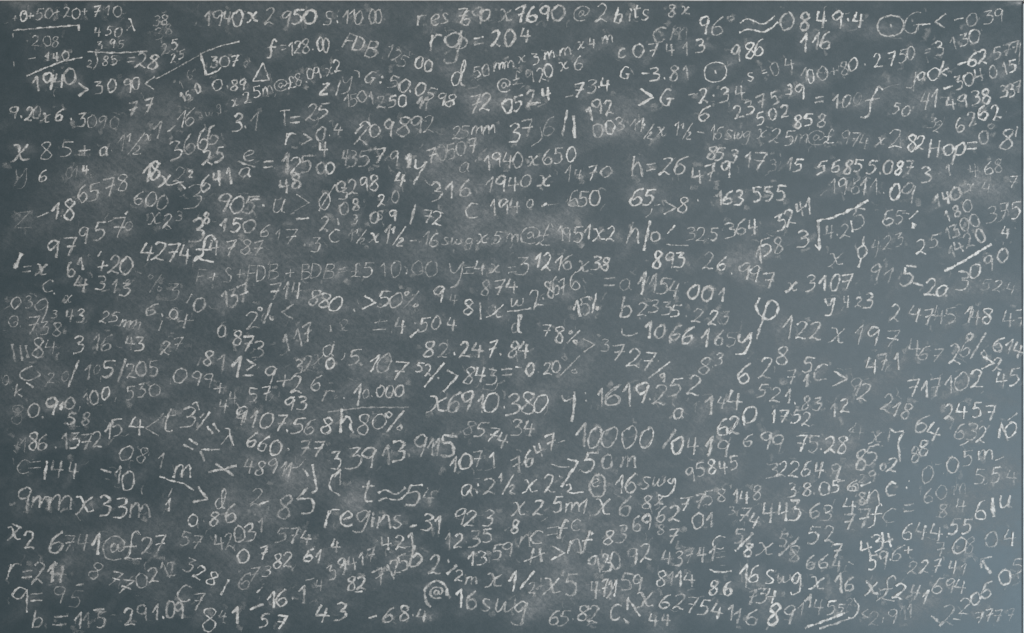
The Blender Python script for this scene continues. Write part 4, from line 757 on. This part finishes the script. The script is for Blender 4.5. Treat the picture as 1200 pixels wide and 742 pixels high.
~|1267.3 805.4 1241.7 841.8|4.85 0.5 ; 0|1270 835|31 4.58 0.58 ; 4|1298.9 836.4|31 3.24 0.54 ; 1|1328.5 836.4|36.4 4.58 0.5 ; 9|1355.5 841.8|33.7 3.5 0.52
62|1355.5 800.4 1375.7 796.4|32.4 3.5 0.58 ; .|1394.6 795|4.85 0.5 ; 0|1405.4 777.5|31.8 4.31 0.64
8|1320.4 685.8|30.2 3.5 0.52 ; .|1336.6 688|2.7 0.4 ; 3|1348.7 673.7|21.6 3.24 0.52
6|1395.9 700.7|37.2 3.5 0.58 ; 2|1436.4 689.9|37.7 3.24 0.42 ; 8|1466 667|33.7 3.24 0.5
7|1483.5 707.4|25.6 3.24 0.52 ; 1|1510.5 714.1|22.9 3.77 0.48 ; 5|1515.9 684.5|27.5 3.24 0.54 ; c|1538.8 698|30.2 3.24 0.54 ; >|1573.9 710.1|28.3 3.5 0.58
52|1429.6 733 1453.9 739.7|27 3.5 0.54 ; 1|1476.8 742.4|25.6 3.77 0.5 ; .|1490.3 755.9|3.5 0.45 ; 83|1510.5 755.9 1532.1 757.3|24.3 3.24 0.5 ; 1|1560.4 769.4|28.3 3.77 0.5 ; 2|1583.3 760|23.7 3.5 0.5
1752|1449 780.2 1468.7 780.2 1494.3 781.5 1511.8 785.6|23.7 3.24 0.54
6|1402.7 825.6|24.8 3.24 0.58 ; 99|1435 825.6 1456.6 832.4|32.9 3.5 0.46
75.28|1502.4 832.4 1525.3 832.4 1538.8 841.8 1556.3 833.7 1579.2 833.7|30.2 3.5 0.54
~C|1600 800 1591.4 808.1 1600 810.2|2.7 0.4
322649|1448.5 882.2 1467.4 879.5 1488.9 879.5 1511.8 878.2 1534.8 880.9 1565.8 883.6|28.3 3.24 0.54
95845|1293.5 890.3 1313.7 880.9 1333.9 875.5 1355.5 876.8 1375.7 867.4|25.6 3.24 0.54
77|1284 945.6 1311 940.2|25.6 3.5 0.46 ; ~|1292.1 932.6 1300.2 930.7|2.7 0.4 ; 58|1328.5 933.4 1351.4 929.4|24.8 2.97 0.48 ; 148|1378.4 930.7 1395.9 932.1 1418.8 924|27 3.24 0.54
38.05|1484.9 918.6 1511.8 918.6 1526.7 925.4 1545.5 915.9 1567.1 911.9|24.8 3.24 0.52 ; ~|1569.8 903.8 1583.3 900.3|2.97 0.5
3|1371.7 957.7|14.8 2.43 0.35 ; 74|1394.6 965.8 1414.8 976.6|29.1 3.5 0.52 ; 443|1441.8 961.8 1468.7 959.1 1490.3 957.7|39.1 3.77 0.54 ; 63|1528 957.7 1549.6 961.8|29.7 3.24 0.5
01|1308.3 976.6 1331.2 975.2|29.1 3.5 0.5
6|1598.1 910.5|22.9 3.5 0.5 ; 4|1592.7 948.3|28.3 3.5 0.52 ; 7|1591.4 977.9|29.7 3.77 0.56
85|1613.5 862 1635 852.6|35 3.5 0.54 ; 0|1655.3 875.5|14 2.97 0.48 ; 2|1672.8 871.4|25.6 3.5 0.5
2|1616.2 897.1|16.2 2.43 0.3 ; 9|1635 893|21 3.5 0.5 ; ~|1613.5 911.9 1632.4 903.8|3.77 0.52 ; 0|1603.2 913.2|14 3.24 0.5
n|1637.7 932.1|24.8 3.24 0.54 ; c|1670.1 917.3|24.8 3.24 0.54 ; .|1703.8 902.4|3.77 0.5 ; .|1699.7 914.6|4.31 0.55 ; 0|1738.8 889|31 3.24 0.56 ; .|1768.5 887.6|2.7 0.38 ; 05|1786 871.4 1814.3 859.3|29.1 3.24 0.5 ; m|1846.7 852.6|17.5 3.24 0.45 ; ~|1865.5 863.4 1881.7 856.6|2.7 0.45
88|1714.6 852.6 1730.7 840.4|28.3 3.5 0.5
554|1837.2 894.4 1866.9 890.3 1896.5 894.4|28.3 2.97 0.44
60m|1740.2 929.4 1764.4 922.7 1799.5 917.3|25.6 2.43 0.34
84|1767.1 957.7 1802.2 946.9|25.6 2.97 0.38
6|1838.6 956.4|37.7 2.7 0.38 ; ~|1860.2 933.4 1862.8 968.5|6.47 0.58 ; u|1885.8 940.2|22.1 3.5 0.48
8|1616.2 934.8|22.9 3.24 0.45 ; 7|1618.9 972.5|36.4 4.04 0.58 ; f|1641.8 967.1|40.4 2.7 0.5 ; c|1667.4 967.1|24.8 2.7 0.5 ; =|1703.8 952.3|13.5 3.24 0.45
1½|657.5 441.3 675 444|25.6 2.43 0.4 ; x|702 446.7|16.7 2.97 0.55 ; 1½|723.6 440 745.1 442.7|33.7 2.97 0.55 ; ~|768.1 452.1 781.5 450.7|4.04 0.6 ; 16|799.1 445.4 813.9 449.4|25.6 2.7 0.45 ; swg|835.5 452.1 855.7 452.1 878.6 457.5|22.9 2.7 0.4 ; x|904.2 448.1|18.3 2.7 0.48 ; 5m|933.9 445.4 960 446.7|22.9 2.97 0.48 ; @|993.2 441.3|31 3.24 0.5 ; £|1022.8 440|39.1 2.7 0.52 ; 1951|1049.8 437.3 1063.3 440 1084.8 440 1101 434.6|28.3 2.97 0.52 ; x|1122.6 440|22.9 2.7 0.52 ; 2|1145.5 438.6|25.6 2.7 0.52
"""

WIPES = [
    (48, 6, 25, 11, 0.500),
    (1904, 4, 16, 4, 0.800),
    (328, 208, 56, 48, 0.160),
    (224, 344, 72, 48, 0.140),
    (400, 304, 176, 96, 0.080),
    (688, 176, 32, 22, 0.120),
    (896, 188, 32, 22, 0.350),
    (1152, 200, 48, 28, 0.200),
    (1144, 240, 40, 22, 0.200),
    (872, 280, 72, 22, 0.250),
    (800, 296, 56, 32, 0.160),
    (864, 419, 44, 35, 0.240),
    (856, 360, 40, 28, 0.250),
    (1024, 408, 72, 28, 0.200),
    (1072, 404, 28, 22, 0.200),
    (768, 480, 96, 40, 0.150),
    (608, 424, 64, 48, 0.160),
    (480, 456, 80, 40, 0.160),
    (720, 592, 80, 28, 0.120),
    (544, 552, 112, 40, 0.100),
    (1728, 188, 32, 25, 0.200),
    (1664, 160, 32, 22, 0.120),
    (1776, 339, 72, 19, 0.220),
    (1856, 344, 56, 35, 0.250),
    (1840, 536, 80, 22, 0.280),
    (1912, 592, 16, 22, 0.200),
    (560, 896, 48, 40, 0.250),
    (480, 944, 64, 40, 0.200),
    (384, 528, 96, 56, 0.100),
    (264, 560, 48, 64, 0.120),
    (656, 952, 28, 32, 0.400),
    (1880, 896, 56, 32, 0.300),
    (1840, 960, 80, 32, 0.150),
    (1400, 216, 80, 22, 0.100),
    (1224, 360, 28, 22, 0.250),
    (1344, 688, 48, 32, 0.140),
    (992, 496, 64, 24, 0.120),
    (1392, 488, 32, 25, 0.250),
    (960, 432, 96, 40, 0.140),
    (896, 784, 80, 32, 0.080),
    (640, 672, 96, 64, 0.070),
    (1216, 808, 96, 64, 0.050),
    (1120, 896, 96, 48, 0.060),
    (1024, 744, 24, 22, 0.200),
    (979, 696, 16, 25, 0.250),
    (1072, 704, 32, 19, 0.250),
    (1104, 976, 48, 32, 0.120),
    (384, 800, 96, 48, 0.120),
    (592, 768, 64, 32, 0.120),
    (368, 672, 96, 48, 0.080),
    (416, 864, 64, 48, 0.120),
    (256, 768, 96, 64, 0.060),
    (96, 720, 96, 64, 0.060),
    (48, 816, 48, 48, 0.060),
    (480, 1056, 96, 48, 0.100),
    (672, 1040, 80, 48, 0.080),
    (992, 1132, 40, 22, 0.220),
    (1168, 1144, 48, 19, 0.200),
    (1240, 1176, 22, 16, 0.400),
    (1040, 1040, 32, 32, 0.200),
    (1072, 1088, 40, 22, 0.150),
    (1504, 1136, 64, 32, 0.120),
    (1664, 1160, 64, 19, 0.250),
    (1808, 1136, 80, 25, 0.200),
    (288, 1120, 48, 32, 0.120),
    (176, 1056, 96, 48, 0.080),
    (320, 1000, 96, 32, 0.100),
    (1600, 800, 96, 48, 0.070),
    (1664, 704, 40, 16, 0.250),
    (1440, 944, 96, 32, 0.080),
    (1360, 896, 48, 48, 0.140),
    (1232, 704, 48, 32, 0.100),
    (1568, 976, 64, 32, 0.100),
    (1616, 896, 48, 48, 0.200),
    (1760, 768, 128, 48, 0.060),
    (1696, 528, 96, 64, 0.050),
    (1536, 528, 160, 80, 0.040),
    (1840, 96, 64, 32, 0.100),
    (1616, 192, 48, 16, 0.100),
    (128, 400, 112, 64, 0.080),
    (152, 360, 48, 32, 0.150),
    (80, 688, 48, 48, 0.150),
    (32, 608, 48, 48, 0.100),
    (240, 240, 96, 48, 0.070),
]

# ---------------------------------------------------------------- the blackboard
blackboard = bpy.data.objects.new('blackboard', None)
blackboard.location = (0, 0, 0)
C.objects.link(blackboard)
blackboard['label'] = 'dark slate blackboard covered edge to edge in white chalk figures and sums, with smudged dust'
blackboard['category'] = 'blackboard'



def clusters(line, reach=20.):
    """segments of one note that stand clear of each other become notes of their own"""
    segs = line.split(' ; ')
    bb = []
    for sg in segs:
        text, pts, par = sg.split('|')
        p = [float(v) for v in pts.split()]
        m = 2. if text in ('~', '~C', '.') else float(par.split()[0]) * .5
        bb.append((min(p[::2]) - m * .7, max(p[::2]) + m * .7, min(p[1::2]) - m, max(p[1::2]) + m))
    own = list(range(len(segs)))
    for i in range(len(segs)):
        for j in range(i):
            gx = max(bb[i][0] - bb[j][1], bb[j][0] - bb[i][1], 0)
            gy = max(bb[i][2] - bb[j][3], bb[j][2] - bb[i][3], 0)
            if math.hypot(gx, gy) < reach:
                k, q = own[i], own[j]
                own = [q if o == k else o for o in own]
    for k in sorted(set(own)):
        yield ' ; '.join(sg for sg, o in zip(segs, own) if o == k)


for line in TEXT.strip().split('\n'):
    for note in clusters(line):
        ink = Ink()
        words = inscribe(ink, note)
        kind = 'chalk_inscription' if len(words) > 1 else ('chalk_symbol' if words else 'chalk_line')
        o = ink.build(kind, blackboard)
        if words:
            o['label'] = 'white chalk writing that reads ' + words

# half wiped remains of earlier writing: short faint strokes nobody could count
ink = Ink()
for x, y, h, b in list(HALO):
    if rnd.random() < .8:
        for _ in range(rnd.choice((1, 2, 3, 4))):
            a = rnd.uniform(-2.2, .6)
            L = h * rnd.uniform(.15, .6)
            cx, cy = x + rnd.uniform(-.8, .8) * h, y + rnd.uniform(-.8, .8) * h
            dx, dy = math.cos(a) * L / 2, math.sin(a) * L / 2
            k = rnd.uniform(-.4, .4)
            ink.stroke([(cx - dx, cy - dy), (cx - dy * k, cy + dx * k), (cx + dx, cy + dy)],
                       rnd.choice((2, 2.4, 3, 4, 6, 10)), rnd.uniform(.06, .30), True)
o = ink.build('erased_chalk_traces', blackboard)
o['kind'] = 'stuff'

# ---------------------------------------------------------------- dust wiped over the slate
NX, NY = 900, 561
rs = np.random.RandomState(11)


def blur(a, r):
    r = int(max(1, r))
    k = np.ones(2 * r + 1) / (2 * r + 1)
    for _ in range(2):
        a = np.apply_along_axis(lambda q: np.convolve(np.pad(q, r, 'edge'), k, 'valid'), 0, a)
        a = np.apply_along_axis(lambda q: np.convolve(np.pad(q, r, 'edge'), k, 'valid'), 1, a)
    return a


def cloud(cell):
    ny, nx = NY // cell + 3, NX // cell + 3
    g = rs.rand(ny, nx)
    yi = np.linspace(0, ny - 1.001, NY)
    xi = np.linspace(0, nx - 1.001, NX)
    y0, x0 = yi.astype(int), xi.astype(int)
    fy, fx = yi - y0, xi - x0
    fy, fx = fy * fy * (3 - 2 * fy), fx * fx * (3 - 2 * fx)
    a = g[y0][:, x0]; b = g[y0][:, x0 + 1]; c = g[y0 + 1][:, x0]; d = g[y0 + 1][:, x0 + 1]
    return (a * (1 - fx) + b * fx) * (1 - fy)[:, None] + (c * (1 - fx) + d * fx) * fy[:, None]


dmap = np.zeros((NY, NX))
SX, SY = NX / PIC_W / 1000, NY / PIC_H / 1000      # cells per mm
yy, xx = np.mgrid[0:NY, 0:NX]
mmx, mmy = xx / SX, yy / SY


def wipe(cx, cy, L, Wd, ang, k, fib=.6):
    """a hand or felt wipe: soft-ended stroke with fibres along it (mm)"""
    R = (L + Wd) * 1.1
    x0, x1 = int(max(0, (cx - R) * SX)), int(min(NX, (cx + R) * SX))
    y0, y1 = int(max(0, (cy - R) * SY)), int(min(NY, (cy + R) * SY))
    if x1 <= x0 or y1 <= y0:
        return
    X, Y = mmx[y0:y1, x0:x1] - cx, mmy[y0:y1, x0:x1] - cy
    c, s = math.cos(ang), math.sin(ang)
    bend = rs.uniform(-.004, .004)
    u = X * c + Y * s
    v = -X * s + Y * c + bend * u * u
    e = np.exp(-np.abs(u / L) ** 2.6 * 1.5) * np.exp(-np.abs(v / Wd) ** 2.2 * 1.5)
    tab = rs.rand(256)
    tab = np.convolve(tab, [.25, .5, .25], 'same')
    vi = (v / Wd * 12 + 128).clip(0, 254)
    i0 = vi.astype(int)
    f = tab[i0] * (1 - vi + i0) + tab[i0 + 1] * (vi - i0)
    dmap[y0:y1, x0:x1] += k * e * (1 - fib + fib * 1.8 * f)


# the clouds of dust the photograph shows: x, y, radius x, radius y, strength
for cx, cy, rx, ry, k in WIPES:
    for _ in range(9):
        wipe(cx + rs.uniform(-.8, .8) * rx, cy + rs.uniform(-.8, .8) * ry, rx * rs.uniform(.5, 1.5),
             ry * rs.uniform(.5, 1.4), rs.uniform(-.9, .5), k * rs.uniform(.05, .14))
for _ in range(420):
    wipe(rs.uniform(0, 1920), rs.uniform(0, 1187), rs.uniform(12, 60), rs.uniform(5, 18),
         rs.uniform(-1.3, .5), rs.uniform(.008, .045))
for x, y, h, b in HALO:
    if rs.rand() < .9:
        wipe(x + rs.uniform(-.4, .4) * h, y + rs.uniform(-.4, .4) * h, h * rs.uniform(.5, 1.1), h * rs.uniform(.25, .6),
             rs.uniform(-1.2, .6), b * rs.uniform(.01, .15))
c1, c2, c3 = cloud(120), cloud(42), cloud(14)
dmap *= (.4 + .8 * cloud(24) + .45 * cloud(8))
c1 = c1 * np.exp(-((mmx - 820) / 620) ** 2) * 1.5        # rubbed most often across the middle
dmap += .007 + .085 * (c1 * .5 + c2 * .3 + c3 * .2 - .22).clip(0)
# slow wiping left the top edge and the lower margins cleaner
dmap *= 1 - .45 * np.exp(-((mmy - 1187) / 45) ** 2)

# panel: front sheet carries the dust, sides give it its thickness
x0, x1 = -PIC_W / 2 - .03, bx(1916.4)
zt, zb = bz(2.6), bz(1187.2) - .03
PX, PZ = 930, 576
gx = np.linspace(x0, x1, PX)
gz = np.linspace(zt, zb, PZ)
XX, ZZ = np.meshgrid(gx, gz)
co = np.stack([XX, np.zeros_like(XX), ZZ], -1).reshape(-1, 3)
idx = np.arange(PX * PZ).reshape(PZ, PX)
quads = np.stack([idx[1:, :-1], idx[1:, 1:], idx[:-1, 1:], idx[:-1, :-1]], -1).reshape(-1, 4)
back = np.array([[x0, .018, zt], [x1, .018, zt], [x1, .018, zb], [x0, .018, zb]])
nb = len(co)
co = np.vstack([co, back])
rim = [list(idx[0, :]) + [nb + 1, nb], [int(v) for v in idx[::-1, 0]] + [nb, nb + 3],
       [int(v) for v in idx[:, -1]] + [nb + 2, nb + 1], [int(v) for v in idx[-1, ::-1]] + [nb + 3, nb + 2],
       [nb, nb + 1, nb + 2, nb + 3]]
me = bpy.data.meshes.new('writing_surface')
me.from_pydata(co.tolist(), [], quads.tolist() + [[int(v) for v in r] for r in rim])
ix = ((XX + PIC_W / 2) * 1000 * SX).clip(0, NX - 1).astype(int)
iz = ((CZ + PIC_H / 2 - ZZ) * 1000 * SY).clip(0, NY - 1).astype(int)
dv = dmap[iz, ix].clip(0, .5).ravel()
at = me.attributes.new('dust', 'FLOAT', 'POINT')
at.data.foreach_set('value', np.concatenate([dv, np.zeros(4)]).astype('f'))
link('writing_surface', me, M_BOARD, blackboard)

# rim: pale wooden rail above, metal edge strips at the sides, dark joint between
box('joint_filler', x1 - .0005, x1 + .0016, -.0006, .016, zb, zt + .001, M_GAP, blackboard, 0)
box('frame_rail', x1 + .0018, x1 + .030, -.0015, .018, zb, zt - .0045, M_ALU, blackboard)
box('frame_rail', x0 - .030, x0 - .0002, -.012, .018, zb, zt - .0045, M_ALU, blackboard)
box('frame_rail', x0 - .030, x1 + .030, -.004, .018, zt + .0004, zt + .034, M_WOOD, blackboard)
box('frame_rail', x0 - .030, x1 + .030, -.012, .018, zb - .034, zb - .0004, M_WOOD, blackboard)

wall = box('wall', -4, 4, .0215, .12, 0, 3.2, M_WALL, None, 0)
wall['kind'] = 'structure'
